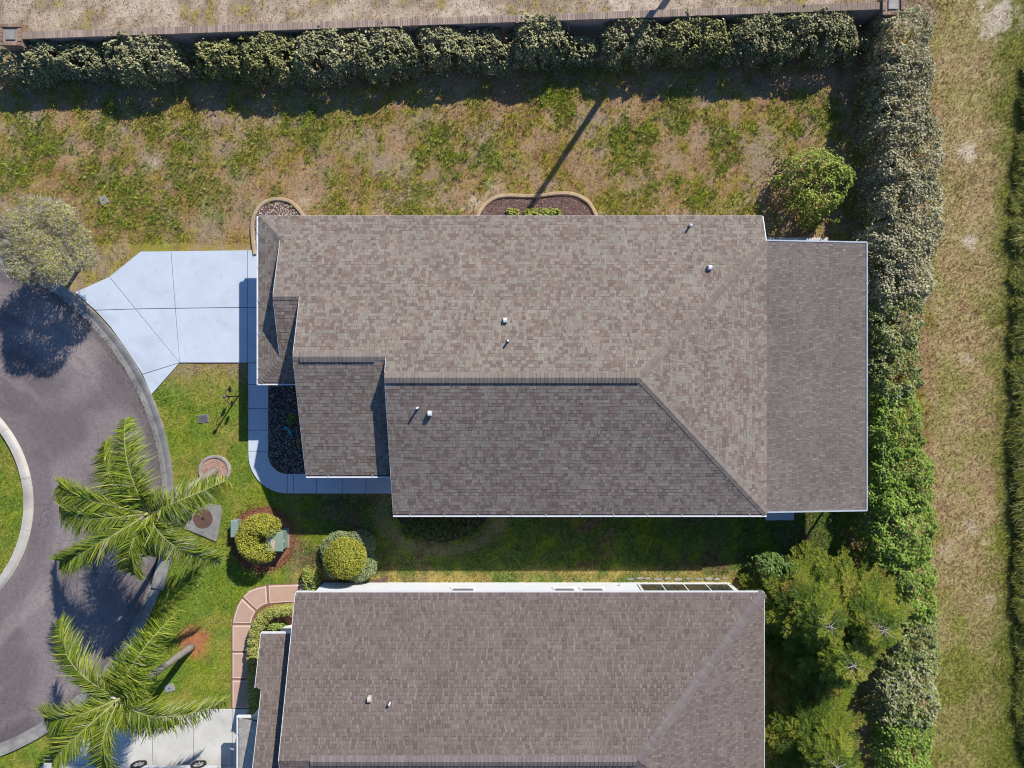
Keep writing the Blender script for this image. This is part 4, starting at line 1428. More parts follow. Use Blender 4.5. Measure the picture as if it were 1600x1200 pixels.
def tree(label, px, py, hgt, r, n, pal, wts, zc, L, Wd, name="tree", cat="tree", group=None, twigs=0, sub=11, lump=.2, depth=.2, flat=.7, m='leaf'):
    x, y, _ = W(px, py, zc)
    t = thing(name, label, cat, (x, y, 0), group)
    bl = [(x, y, zc, r * .72, r * .72, r * .72 * flat)]
    tops = []
    for i in range(sub):
        an = 2 * math.pi * (i + random.random() * .5) / sub
        q = random.uniform(.45, .72) * r
        z = zc + random.uniform(-.25, .35) * r * flat
        s = random.uniform(.30, .42) * r
        bl.append((x + q * math.cos(an), y + q * math.sin(an), z, s, s, s * .8))
        tops.append((x + q * .9 * math.cos(an), y + q * .9 * math.sin(an), z))
    leaf_cloud("crown", t, bl, n, L, Wd, pal, wts, depth, lump, .5, m, zmin=-.6)
    v, f = join([tube([(x, y, -.05), (x + .05, y, zc * .5), (x, y, zc)], [.11, .085, .05], 8)] + [tube([(x, y, zc * .45), (x + (a - x) * .5, y + (b - y) * .5, zc * .45 + (c - zc * .45) * .6), (a, b, c)], [.05, .035, .012], 5) for a, b, c in tops])
    obj("trunk", v, f, 'bark', t)
    if twigs:
        P, d = blob_points(bl, twigs, .06, lump)
        T = unit(d * .4 + RNG.normal(size=P.shape) * .8)
        Nn = unit(np.cross(T, RNG.normal(size=P.shape)))
        b = np.cross(Nn, T)
        l = RNG.uniform(.12, .32, len(P))[:, None]; w = .009
        V = np.stack([P - b * w, P + b * w, P + b * w * .4 + T * l, P - b * w * .4 + T * l], 1).reshape(-1, 3)
        bigmesh("twigs", V, np.arange(4 * len(P)).reshape(-1, 4), 'twig', t)
    return t


OLIVE = [(.46, .47, .10), (.38, .40, .08), (.56, .53, .16), (.28, .31, .06), (.58, .53, .28), (.58, .53, .40)]
tree("round twiggy olive tree shading the end of the white driveway", 72, 380, 4.3, 2.0, 15000, OLIVE, [.20, .22, .16, .1, .18, .14], 2.75, .095, .042, twigs=7000, flat=.78)
YG = [(.32, .39, .06), (.40, .45, .10), (.24, .32, .05), (.48, .48, .16), (.18, .24, .04)]
shrub("small leafy yard tree above the lanai roof's corner", 1218, 224, 1336, 344, 2.1, 9000, YG, [.26, .24, .22, .14, .14], None, name="tree", cat="tree", L=.12, Wd=.062, sub=12, power=2.1, holes=.32, flat=3.2, amp=.34, at=.55, lumps=2.1, rag=.5, part="crown")


def conifer(label, x, y, hgt, r, seed, group, pal, orange=.008):
    """whorled branches carrying flat sprays of short leaves"""
    rg = np.random.default_rng(seed)
    t = thing("conifer", label, "tree", (x, y, 0), group)
    v, f = tube([(x, y, -.05), (x + .05, y, hgt * .5), (x, y, hgt)], [.13, .09, .02], 8)
    obj("trunk", v, f, 'bark', t)
    LP, LT, LC, BR = [], [], [], []
    pal = np.array(pal)
    levels = 10
    for k in range(levels):
        u = k / (levels - 1)
        z0 = hgt * (.22 + .76 * u)
        rad = r * (1 - .86 * u) * rg.uniform(.9, 1.05) + .25
        nb_ = 10 if k < 8 else 6
        a0 = rg.uniform(0, 6.28)
        for i in range(nb_):
            a = a0 + 2 * math.pi * i / nb_ + rg.normal(0, .12)
            ln = rad * rg.uniform(.78, 1.12)
            d = np.array([math.cos(a), math.sin(a), 0]); s = np.array([-d[1], d[0], 0])
            sag = rg.uniform(.04, .22)
            pt = lambda q: np.array([x, y, z0]) + d * ln * q + np.array([0, 0, ln * (.18 * q - (sag + .18) * q * q)])
            BR.append(tube([tuple(pt(0)), tuple(pt(.5)), tuple(pt(.97))], [.025, .016, .006], 4, False))
            cc = pal[rg.choice(len(pal))] * rg.uniform(.85, 1.15)
            if rg.random() < orange:
                cc = np.array([.40, .24, .07])
            def feather(p0, dd, length, lift, cl):
                """leaves along one spray, set close on both sides"""
                m_ = max(3, int(length / .034))
                sd = np.cross(dd, [0, 0, 1.0]); sd /= np.linalg.norm(sd) + 1e-9
                for w_ in range(m_):
                    g_ = (w_ + rg.random()) / m_
                    pp = p0 + dd * length * g_ + np.array([0, 0, lift * g_ - .10 * length * g_ * g_])
                    sz = (.6 + .5 * math.sin(math.pi * min(1, .15 + g_ * .85)))
                    for sg2 in (-1, 1):
                        lt = dd * .75 + sd * sg2 * rg.uniform(.6, .95) + np.array([0, 0, rg.normal(.10, .12)])
                        LP.append(pp); LT.append(lt / np.linalg.norm(lt) * sz); LC.append(cl * rg.uniform(.75, 1.25))
            feather(pt(.25), d, ln * .78, -ln * .05, cc)
            nsb = max(2, int(ln / .24))
            for j in range(nsb):
                q = .22 + .70 * (j + rg.random() * .5) / nsb
                for sg in (-1, 1):
                    sl = (.20 + .55 * (1 - q) * min(1.2, ln)) * rg.uniform(.75, 1.2)
                    td = d * rg.uniform(.6, .95) + s * sg * rg.uniform(.6, 1.0)
                    td = td / np.linalg.norm(td)
                    feather(pt(q), td, sl, rg.normal(.02, .08), cc * rg.uniform(.8, 1.15))
    v, f = join(BR)
    obj("branches", v, f, 'twig', t)
    P = np.array(LP); T = np.array(LT); C = np.array(LC)
    n = len(P)
    Nn = unit(np.array([.15, .2, 1.0]) + rg.normal(size=(n, 3)) * .28)
    b = unit(np.cross(Nn, T))
    l = rg.uniform(.10, .15, n)[:, None]; w = rg.uniform(.014, .022, n)[:, None]
    V = np.stack([P, P + T * l * .5 - b * w, P + T * l, P + T * l * .5 + b * w], 1).reshape(-1, 3)
    bigmesh("crown", V, np.arange(4 * n).reshape(n, 4), 'leaf', t, cols=C)
    return t


CON = [(.19, .24, .026), (.26, .29, .034), (.125, .18, .022), (.31, .30, .05), (.09, .14, .02)]
conifer("yellow-green conifer nearest the second house's eave corner", 12.3, -9.4, 4.3, 2.55, 3, "conifers by the second house", CON)
conifer("yellow-green conifer growing against the hedge, star of pale branches on top", 14.3, -9.5, 4.5, 2.7, 4, "conifers by the second house", CON)
conifer("yellow-green conifer in front of the other two, above the dark gap", 13.3, -11.0, 4.1, 2.6, 5, "conifers by the second house", CON)
conifer("green conifer with orange dead sprigs at the picture's bottom edge", 12.7, -15.0, 4.0, 2.9, 6, "conifers by the second house", CON, .035)
DARK = [(.10, .18, .04), (.15, .24, .06), (.07, .13, .03), (.20, .28, .08)]
shrub("dark broad-leaved shrub at the corner of the second house", 1176, 868, 1246, 932, 1.7, 2600, DARK, None, None, name="shrub", L=.16, Wd=.085, m='leaf_gloss')
shrub("dark low shrub along the second house's east wall", 1202, 950, 1262, 1010, 1.2, 1800, DARK, None, None, name="shrub", L=.15, Wd=.08, m='leaf_gloss')
shrub("reddish-tipped low shrub in front of the bottom conifer", 1204, 1108, 1262, 1152, .9, 1300, [(.20, .12, .06), (.12, .15, .05), (.26, .16, .1)], None, None, name="shrub", L=.13, Wd=.07)

# clipped shrubs by the second house
GOLD = [(.42, .40, .05), (.33, .34, .05), (.50, .45, .07), (.24, .28, .045), (.17, .20, .035)]
GOLDW = [.28, .24, .2, .16, .12]


def topiary_c():
    x, y, _ = W(401, 846, 1.35)
    t = thing("topiary", "clipped golden shrub shaped as a C round the green utility cabinet", "shrub", (x, y, 0), None)
    bl = []
    for k in range(15):
        a = R(54 + 232 * k / 14)
        q = .62
        bl.append((x + q * math.cos(a), y + q * math.sin(a), .78, .46, .46, .74))
    bl.append((x - .32, y + .1, .78, .42, .46, .74))
    bl.append((x - .1, y + .45, .78, .44, .4, .74))
    leaf_cloud("foliage", t, bl, 13000, .075, .042, GOLD, GOLDW, .13, .11, .55, 'leaf', freq=2.4, zmin=-.9, bright=.35)
    stems(t, x - .3, y, [(x - .6, y + .2, .8), (x - .3, y - .6, .8), (x - .2, y + .6, .8)])
    # cabinet standing in the mouth of the C
    cx, cy, _ = W(429, 848, .9)
    c = thing("utility_cabinet", "green metal utility cabinet wrapped by the C-shaped golden shrub", "cabinet", (cx, cy, 0))
    prism("body", [(cx - .36, cy - .36), (cx + .30, cy - .36), (cx + .30, cy + .40), (cx - .36, cy + .40)], 0.05, .80, 'green_box', c, bevel=.02)
    prism("lid", [(cx - .40, cy - .40), (cx + .34, cy - .40), (cx + .34, cy + .44), (cx - .40, cy + .44)], .802, .87, 'green_box', c, bevel=.025)
    box("sticker", cx - .16, cy - .28, .8705, cx + .0, cy + .12, .874, 'label', c)
    box("lock", cx + .301, cy - .05, .5, cx + .33, cy + .05, .62, 'alu', c)
    box("pad", cx - .4, cy - .42, -.02, cx + .36, cy + .46, .05, 'kerb', c)


topiary_c()
px_, py_, _ = W(366, 826, .4)
ped = thing("utility_pedestal", "pale green utility pedestal at the left side of the C-shaped shrub", "pedestal", (px_, py_, 0))
prism("post", [(px_ - .12, py_ - .36), (px_ + .16, py_ - .36), (px_ + .16, py_ + .36), (px_ - .12, py_ + .36)], -.02, .42, 'pale_green', ped, bevel=.03)
prism("cap", [(px_ - .14, py_ - .38), (px_ + .18, py_ - .38), (px_ + .18, py_ + .38), (px_ - .14, py_ + .38)], .422, .5, 'pale_green', ped, bevel=.03)

x, y, _ = W(537, 872, 1.35)
tp = thing("topiary", "clipped golden ball shrub rising from a pale green skirt by the white wall", "shrub", (x, y, 0))
leaf_cloud("ball", tp, [(x, y, 1.15, .92, .86, .72), (x + .1, y - .1, 1.2, .85, .8, .7)], 10500, .075, .042, GOLD, GOLDW, .14, .13, .55, 'leaf', freq=2.6, zmin=-.8, bright=.35)
SK = [(.29, .35, .15), (.36, .40, .2), (.22, .28, .1), (.42, .45, .26)]
leaf_cloud("skirt", tp, [(x + .45, y - .5, .45, .85, .75, .42), (x - .35, y + .1, .4, .95, .9, .38), (x + .45, y + .35, .4, .75, .7, .36), (x - .5, y - .6, .4, .6, .5, .36)], 7500, .085, .045, SK, None, .14, .12, .5)
stems(tp, x, y, [(x + .3, y, 1.1), (x - .3, y + .2, 1.1), (x, y - .3, 1.1)])
shrub("small bright green shrub at the end of the terracotta path", 472, 884, 498, 926, .7, 1300, YG, None, None, name="shrub", L=.1, Wd=.05, sub=5)
shrub("low green shrub in the mulch under the second house's porch", 416, 972, 448, 992, .4, 900, VINE, None, None, name="shrub", L=.08, Wd=.045, sub=5)
# golden hedge following the path
t = thing("low_hedge", "variegated golden hedge curving along the terracotta path", "hedge", (*W(394, 1010)[:2], 0))
bl = []
for px, py in ((397, 1112), (397, 1098), (397, 1085), (396, 1072), (396, 1058), (396, 1044), (396, 1030), (396, 1016), (397, 1002), (399, 989), (404, 977), (411, 967), (421, 959), (433, 955), (446, 954), (456, 954)):
    x, y, _ = W(px, py, .5)
    bl.append((x, y, .42, .31, .30, .34))
VAR = [(.50, .50, .13), (.42, .44, .10), (.30, .34, .06), (.60, .57, .26), (.20, .25, .04)]
leaf_cloud("foliage", t, bl, 8500, .075, .042, VAR, [.26, .24, .22, .14, .14], .12, .10, .5)
stems(t, bl[8][0], bl[8][1], [(b[0], b[1], .5) for b in bl[::3]], .02)
# mulch round the shrubs
bed = prism("mulch_bed", BED_H2, -.02, .022, 'mulch', kind='structure')
disc(MULCH1_C[0], MULCH1_C[1], 1.42, -.02, .012, 'mulch', "mulch_bed", n=64, jit=.14, kind='structure')
prism("mulch_bed", g2([(470, 945), (478, 915), (500, 905), (560, 912), (590, 905), (606, 900), (606, 925), (470, 945)])[:-1], -.02, .016, 'mulch_dark', kind='structure')
prism("mulch_bed", BED_N, -.02, .022, 'mulch_dark', kind='structure')
prism("mulch_bed", BED_NW, -.02, .022, 'mulch_dark', kind='structure')
prism("garden_bed", BED_S, -.03, .012, 'soil', kind='structure')
prism("rock_bed_soil", BED_ROCK, -.02, .020, 'soil', kind='structure')

# ------------------------------------------------------------------ palms
def frond(parent, base, az, ln, elev, droop, seed, tint=1.0, grey=0.0, twist=0.0, wind=(0, 0)):
    rg = np.random.default_rng(seed)
    d = np.array([math.cos(az), math.sin(az), 0.0]); s = np.array([-d[1], d[0], 0.0])
    b0 = np.array(base)

    def pt(q):
        return b0 + d * ln * (q - .08 * q * q) + s * ln * twist * q * q + np.array([0, 0, ln * (math.tan(elev) * q - droop * q * q)])
    qs = np.linspace(0, 1, 10)
    path = [tuple(pt(q)) for q in qs]
    v, f = tube(path, [.035 * (1 - .85 * q) + .004 for q in qs], 5)
    fr = obj("frond", v, f, 'rachis', parent)
    V, F, C = [], [], []
    n = int(ln * 72)
    g1 = np.array([.25, .315, .03]); g2_ = np.array([.135, .20, .022]); gr = np.array([.42, .40, .28]); ye = np.array([.44, .42, .07])
    for j in range(n):
        q = .05 + .95 * (j + rg.random() * .5) / n
        p = pt(q); tq = pt(min(q + .02, 1)) - pt(q - .02); tq /= np.linalg.norm(tq)
        for sg in (-1, 1):
            L = (.46 + .56 * math.sin(math.pi * min(1, .12 + .86 * q) ** .8)) * rg.uniform(.55, 1.08) * (1 if q < .9 else .75)
            sw = rg.uniform(.45, .85)
            d0 = tq * sw + s * sg * rg.uniform(.75, 1.05) + np.array([wind[0], wind[1], rg.normal(.12, .32)])
            d0 /= np.linalg.norm(d0)
            fall = rg.uniform(.2, .95)
            m1 = p + d0 * L * .5 + np.array([0, 0, -fall * L * .16])
            tip = p + d0 * L * .92 + np.array([wind[0] * .25, wind[1] * .25, -fall * L * .62])
            wv = np.cross(d0, np.array([0, 0, 1.0]) + rg.normal(size=3) * .45); wv /= np.linalg.norm(wv)
            w0 = rg.uniform(.011, .019)
            k = len(V)
            V += [p - wv * w0 * .7, p + wv * w0 * .7, m1 + wv * w0, m1 - wv * w0, tip + wv * .003, tip - wv * .003]
            F += [(k, k + 1, k + 2, k + 3), (k + 3, k + 2, k + 4, k + 5)]
            c = g1 * rg.uniform(.65, 1.25) if rg.random() < .55 else g2_ * rg.uniform(.75, 1.2)
            if rg.random() < .12: c = ye
            if rg.random() < grey * .45: c = gr * rg.uniform(.7, 1.1)
            C += [c * tint, c * tint * 1.06]
    bigmesh("leaflets", np.array(V), np.array(F), 'leaf', fr, cols=np.array(C))


def palm(label, base, crown, fronds, seed):
    t = thing("palm_tree", label, "palm", (base[0], base[1], 0), "palms beside the road")
    b, c = Vector(base), Vector(crown)
    path = [b.lerp(c, q) + Vector((0, 0, 0)) for q in np.linspace(0, 1, 14)]
    v, f = tube([tuple(p) for p in path], [.15 * (1.25 if i == 0 else 1) * (1 - .25 * i / 13) * (1.06 if i % 2 else 1.0) for i in range(14)], 12)
    obj("trunk", v, f, 'palm_bark', t, smooth=True)
    v, f = tube([tuple(c - Vector((0, 0, .1))), tuple(c + Vector((0, 0, .35))), tuple(c + Vector((0, 0, .6)))], [.11, .09, .03], 10)
    obj("crownshaft", v, f, 'rachis', t, smooth=True)
    for i, (az, ln, el, dr, gy, tw) in enumerate(fronds):
        bs = (c.x + .06 * math.cos(az), c.y + .06 * math.sin(az), c.z + .3)
        frond(t, bs, az, ln, R(el), dr, seed + i, grey=gy, twist=tw + random.uniform(-.1, .1), wind=(-.22 + random.uniform(-.15, .15), -.12 + random.uniform(-.2, .2)))


def fr_to(crown, tips):
    """fronds given by where their tips hang (px, py, height, grey, twist)"""
    out = []
    for (px, py, hz, gy, tw) in tips:
        x, y, _ = W(px, py, hz)
        dx, dy = x - crown[0], y - crown[1]
        ln0 = math.hypot(dx, dy)
        ln = ln0 / .92 / math.hypot(1, tw)
        az = math.atan2(dy, dx) - math.atan2(tw, .92)
        rise = hz - crown[2] - .3
        el = 38
        dr = math.tan(R(el)) - rise / ln
        out.append((az, ln, el, dr, gy, tw))
    return out


c1 = W(238, 800, 4.7)
palm("larger palm whose fronds reach over the road kerb and the edging ring", (RING_C[0], RING_C[1], -.05), c1,
     fr_to(c1, [(208, 655, 4.3, .12, .12), (158, 698, 4.2, .1, .05), (98, 752, 4.0, .1, .1), (98, 790, 3.6, .15, -.1), (104, 884, 3.6, .1, -.12), (204, 892, 4.2, .02, -.05),
                (354, 752, 4.4, .35, .04), (346, 872, 3.9, .35, .1), (300, 806, 3.2, .8, .0), (255, 868, 3.4, .4, 0), (190, 740, 5.2, .05, .1), (232, 845, 5.1, .0, -.1), (185, 790, 5.3, .0, -.1), (270, 835, 5.0, .2, .1), (262, 790, 5.5, .05, .2), (222, 775, 5.6, .0, -.2), (225, 822, 5.5, .0, .2)]), 100)
b2 = W(299, 1011, 0)
c2 = W(193, 1086, 4.7)
palm("smaller palm with bare grey trunk leaning over the second driveway", (b2[0], b2[1], -.05), c2,
     fr_to(c2, [(98, 968, 4.0, .15, .12), (284, 958, 4.2, .05, -.12), (348, 1098, 4.0, .3, .14), (72, 1098, 3.8, .15, -.12), (92, 1196, 3.9, .1, .06), (190, 1200, 3.6, .15, .05),
                (262, 1138, 3.8, .25, -.1), (240, 1010, 5.2, .05, -.1), (140, 1150, 4.9, .1, .1), (232, 1120, 4.6, .1, .1), (160, 1060, 5.4, .0, .1), (205, 1125, 5.2, .05, .1), (150, 1105, 5.2, .0, -.1), (225, 1060, 5.4, .0, .1), (200, 1065, 5.6, .0, .2), (180, 1105, 5.5, .0, -.2)]), 200)

# ------------------------------------------------------------------ edging, beds and small things
def edging(name, label, pts, m, seg=.95, w=.17, h=.12):
    t = thing(name, label, "edging", (pts[len(pts) // 2][0], pts[len(pts) // 2][1], 0))
    d = [0]
    for a, b in zip(pts[:-1], pts[1:]):
        d.append(d[-1] + math.hypot(b[0] - a[0], b[1] - a[1]))
    n = max(1, int(round(d[-1] / seg)))
    for i in range(n):
        k = 6
        v, f = [], []
        for j in range(k + 1):
            s = (i + j / k) / n
            s = min(max(s + (.004 / d[-1] if j == 0 else (-.004 / d[-1] if j == k else 0)), 0), 1)
            p = path_pt(pts, s); q0 = path_pt(pts, max(0, s - .01)); q1 = path_pt(pts, min(1, s + .01))
            tx, ty = q1[0] - q0[0], q1[1] - q0[1]
            l = math.hypot(tx, ty); nx, ny = -ty / l, tx / l
            for a, z in ((-.5, -.02), (-.5, h * .7), (-.3, h), (.3, h), (.5, h * .7), (.5, -.02)):
                v.append((p[0] + nx * a * w, p[1] + ny * a * w, z))
        for j in range(k):
            for q in range(5):
                f.append((j * 6 + q, j * 6 + q + 1, (j + 1) * 6 + q + 1, (j + 1) * 6 + q))
        f.append(tuple(range(6))[::-1]); f.append(tuple(range(k * 6, k * 6 + 6)))
        obj("edging_block", v, f, m, t)
    return t


def smooth_line(pts, n=40):
    P = [np.array(p) for p in pts]
    out = []
    for i in range(len(P) - 1):
        p0, p1, p2, p3 = P[max(i - 1, 0)], P[i], P[i + 1], P[min(i + 2, len(P) - 1)]
        for t in np.linspace(0, 1, 8, endpoint=False):
            out.append(tuple(.5 * ((2 * p1) + (-p0 + p2) * t + (2 * p0 - 5 * p1 + 4 * p2 - p3) * t * t + (-p0 + 3 * p1 - 3 * p2 + p3) * t ** 3)))
    out.append(tuple(P[-1]))
    return out


edging("bed_edging", "tan concrete edging curving round the corner bed beside the driveway", smooth_line(BED_NW[:-1] + [BED_NW[-1]]), 'edging')
edging("bed_edging", "tan concrete edging of the long bed under the north eave", smooth_line(BED_N), 'edging')
ring = [(RING_C[0] + .66 * math.cos(a), RING_C[1] + .62 * math.sin(a)) for a in np.linspace(0, 2 * math.pi, 40)]
edging("edging_ring", "round grey edging ring at the foot of the larger palm", ring, 'edging_grey', seg=.7, w=.14, h=.1)
disc(RING_C[0], RING_C[1], .6, -.02, .04, 'paver', "pebble_bed", n=24, kind='structure')
st = [(985, 905), (1000, 903.5), (1012, 904), (1028, 905), (1043, 904), (1060, 905), (1076, 904), (1092, 905), (1107, 904), (1120, 905), (1133, 904)]
se_ = thing("stone_edging", "row of pale flat stones at the foot of the white side wall", "edging", (*W(1060, 905)[:2], 0))
for i, (px, py) in enumerate(st):
    x, y, _ = W(px, py)
    w_ = random.uniform(.13, .21); d_ = random.uniform(.05, .08)
    p = [(x + w_ * math.cos(a) * random.uniform(.85, 1.1), y + d_ * math.sin(a) * random.uniform(.85, 1.15)) for a in np.linspace(0, 2 * math.pi, 8, endpoint=False)]
    prism("stone", p, -.02, random.uniform(.03, .06), 'stone', se_, bevel=.02)


def pebbles(name, poly, n, r, pal, z, label, cat, kind='stuff'):
    P = np.array(poly)
    lo, hi = P.min(0), P.max(0)
    x = RNG.uniform(lo[0], hi[0], n * 3); y = RNG.uniform(lo[1], hi[1], n * 3)
    k = inpoly(x, y, poly)
    x, y = x[k][:n], y[k][:n]
    n = len(x)
    base = np.array([[1, 0, 0], [0, 1, 0], [-1, 0, 0], [0, -1, 0], [0, 0, .8]])
    a = RNG.uniform(0, 6.28, n); ca, sa = np.cos(a), np.sin(a)
    sx = RNG.uniform(.6, 1.3, n) * r; sy = RNG.uniform(.5, 1.0, n) * r; sz = RNG.uniform(.5, .9, n) * r
    bx_ = base[None, :, 0] * sx[:, None]; by_ = base[None, :, 1] * sy[:, None]
    V = np.stack([x[:, None] + bx_ * ca[:, None] - by_ * sa[:, None], y[:, None] + bx_ * sa[:, None] + by_ * ca[:, None], z + base[None, :, 2] * sz[:, None] + RNG.uniform(0, .02, n)[:, None]], -1).reshape(-1, 3)
    F = (np.arange(n)[:, None, None] * 5 + np.array([[0, 1, 4], [1, 2, 4], [2, 3, 4], [3, 0, 4]])[None]).reshape(-1, 3)
    pal = np.array(pal)
    c = np.repeat(pal[RNG.choice(len(pal), n)] * RNG.uniform(.7, 1.3, n)[:, None], 4, 0)
    bigmesh(name, V, F, 'pebble', cols=c, kind=kind, label=label, cat=cat)


pebbles("river_pebbles", BED_ROCK, 5200, .034, [(.16, .13, .12), (.26, .22, .20), (.10, .085, .08), (.42, .38, .35), (.20, .14, .12)], .022, "dark mixed river pebbles in the bed inside the front walk", "pebbles")
pebbles("bed_pebbles", BED_NW, 1500, .035, [(.40, .33, .26), (.52, .46, .38), (.28, .16, .13), (.34, .24, .20), (.60, .55, .48)], .022, "pale and reddish pebbles in the corner bed beside the driveway", "pebbles")
pebbles("mulch_chips", BED_N, 1900, .032, [(.22, .12, .11), (.14, .08, .07), (.32, .22, .20), (.26, .15, .12)], .022, "dark reddish chips in the long bed under the north eave", "chips")
pebbles("ring_pebbles", [(RING_C[0] + .58 * math.cos(a), RING_C[1] + .55 * math.sin(a)) for a in np.linspace(0, 6.28, 20)], 700, .03, [(.42, .24, .18), (.48, .32, .26), (.34, .2, .15)], .04, "pink pebbles inside the palm's edging ring", "pebbles")
LIME = [(.34, .38, .06), (.28, .34, .05), (.4, .42, .1)]
for i, (px, w_, lb) in enumerate(((801, 17, "lime green plant in the long bed, leftmost beside the pole shadow"), (829, 17, "lime green plant in the long bed, just right of the pole shadow"), (847, 20, "tallest lime green plant in the long bed's middle"), (868, 12, "small lime green plant, rightmost in the long bed"))):
    shrub(lb, px - w_ / 2 - 3, 324, px + w_ / 2 + 3, 342, .42, 420, LIME, None, "lime plants under the north eave", name="plant", cat="plant", L=.12, Wd=.06, sub=4)
for i, (x0, x1, lb) in enumerate(((628, 672, "dark leafy plant in the shaded bed, nearest the walk"), (662, 712, "dark leafy plant in the middle of the shaded bed"), (704, 752, "dark leafy plant at the far end of the shaded bed"))):
    shrub(lb, x0, 806, x1, 846, .5, 1100, [(.14, .19, .04), (.10, .14, .03), (.2, .24, .06)], None, "plants in the shaded side bed", name="plant", cat="plant", L=.12, Wd=.06, sub=5)
for px, py, lb in ((456, 655, "small green plant beside the turquoise lizard"), (470, 694, "dark green plant at the roof edge in the pebble bed")):
    shrub(lb, px - 8, py - 8, px + 8, py + 8, .3, 260, VINE, None, None, name="plant", cat="plant", L=.1, Wd=.045, sub=4)

# lizard ornament
lx, ly, _ = W(452, 672)
lz = thing("lizard_ornament", "turquoise ceramic lizard lying on the dark pebbles", "ornament", (lx, ly, 0))
S = .30
body = [(-.62, .55), (-.5, .46), (-.3, .28), (-.1, .08), (.12, -.14), (.3, -.36), (.42, -.62), (.40, -.86), (.24, -.98), (.10, -.90)]
rad = [.05, .085, .07, .10, .11, .085, .06, .045, .03, .012]
v, f = join([tube([(lx + a * S * 1.1, ly + b * S * 1.1, .10) for a, b in body], [r * S * 1.5 for r in rad], 10)] +
            [tube([(lx + a * S, ly + b * S, .11), (lx + c * S, ly + d * S, .10), (lx + e * S, ly + g * S, .06)], [.03, .024, .02], 6) for a, b, c, d, e, g in
             ((-.3, .3, -.05, .48, -.06, .68), (-.3, .3, -.58, .16, -.74, .22), (.25, -.3, .5, -.18, .66, -.28), (.2, -.26, -.06, -.46, -.12, -.64))])
obj("body", v, f, 'turquoise', lz, smooth=True)

# lamp post with hanging arms
bx_, by_, _ = W(372, 619)
lp = thing("lamp_post", "black iron post with globe finial and curled arms on the front lawn", "post", (bx_, by_, 0))
v, f = tube([(bx_, by_, -.05), (bx_, by_, 1.42)], .03, 8)
obj("pole", v, f, 'black', lp)
v, f = tube([(bx_, by_, 1.40), (bx_, by_, 1.44), (bx_, by_, 1.50), (bx_, by_, 1.56), (bx_, by_, 1.60)], [.03, .07, .085, .06, .015], 12)
obj("globe", v, f, 'dark_plate', lp, smooth=True)
for sg, zz in ((1, 1.18), (-1, .95)):
    pts = [(bx_, by_, zz), (bx_ - .05, by_ + sg * .16, zz + .12), (bx_ - .02, by_ + sg * .30, zz + .08), (bx_ + .06, by_ + sg * .34, zz - .06), (bx_ + .10, by_ + sg * .26, zz - .10)]
    v, f = tube(pts, .014, 6)
    obj("arm", v, f, 'black', lp)
    px2, py2, pz2 = bx_ + .02, by_ + sg * .30, zz - .22  # upright disc in place of a hanging basket, shaped to cast a round shadow
    ring_ = [(py2 + .13 * math.cos(q), pz2 + .15 * math.sin(q)) for q in np.linspace(0, 2 * math.pi, 14, endpoint=False)]
    v = [(px2 - .012, a, b) for a, b in ring_] + [(px2 + .012, a, b) for a, b in ring_]
    f = [tuple(range(14))[::-1], tuple(range(14, 28))] + [(k, (k + 1) % 14, 14 + (k + 1) % 14, 14 + k) for k in range(14)]
    obj("hanging_shadow_disc", v, f, 'black', lp)


def plate(name, label, px, py, w_, d_, m, rot=0, cat="cover"):
    x, y, _ = W(px, py)
    t = thing(name, label, cat, (x, y, 0))
    def rc(a, b):
        return [(x + u * math.cos(rot) - v_ * math.sin(rot), y + u * math.sin(rot) + v_ * math.cos(rot)) for u, v_ in ((-a, -b), (a, -b), (a, b), (-a, b))]
    prism("frame", rc(w_ / 2 + .03, d_ / 2 + .03), -.02, .035, 'kerb', t, bevel=.006)
    prism("lid", rc(w_ / 2, d_ / 2), .0, .048, m, t, bevel=.006)
    prism("handle", rc(.05, .02), .0, .056, 'rust', t)


plate("meter_cover", "dark meter cover in the lawn beside the black iron post", 318, 654, .40, .30, 'dark_plate', .1)
plate("meter_cover", "grey meter cover beside the smaller palm's trunk", 265, 1075, .36, .28, 'grey_plate', .3)
plate("meter_cover", "pale cover in the grass right of the round twiggy tree", 162, 313, .32, .34, 'stone', .5)
mh = thing("manhole_slab", "angular concrete slab with a round rusty iron lid under the larger palm", "manhole", (*W(322, 810)[:2], 0))
prism("slab", g2([(312, 792), (330, 787), (346, 790), (347, 800), (342, 832), (338, 846), (300, 830), (288, 826), (298, 806)]), -.03, .06, 'kerb', mh, bevel=.01)
x, y, _ = W(318, 810)
disc(x, y, .44, .0, .075, 'rust', "lid", mh, n=28, bevel=.01)
disc(x, y, .06, .07, .083, 'black', "pick_hole", mh, n=10)
# storm drain throat in the kerb
dx, dy = RC[0] + 11.85 * math.cos(math.atan2((787 - 893), 1) * 0 - .255), RC[1] + 11.85 * math.sin(-.255)
sdn = thing("storm_drain", "storm drain slab with stones in the kerb below the larger palm", "drain", (dx, dy, 0))
ca, sa = math.cos(-.255), math.sin(-.255)
rot = lambda a, b: (dx + ca * a - sa * b, dy + sa * a + ca * b)
prism("throat_slab", [rot(-.25, -.8), rot(.3, -.8), rot(.3, .8), rot(-.25, .8)], .0, .145, 'kerb', sdn, bevel=.015)
prism("opening", [rot(-.34, -.6), rot(-.262, -.6), rot(-.262, .6), rot(-.34, .6)], .0, .12, 'black', sdn)
for k in range(5):
    a, b = random.uniform(-.1, .35), random.uniform(.55, 1.0)
    c = rot(a, b)
    prism("stone", [(c[0] + .11 * math.cos(q) * random.uniform(.7, 1.1), c[1] + .09 * math.sin(q) * random.uniform(.7, 1.1)) for q in np.linspace(0, 6.28, 7)[:-1]], .13, .22, 'brick_red' if k % 2 else 'stone', sdn, bevel=.02)
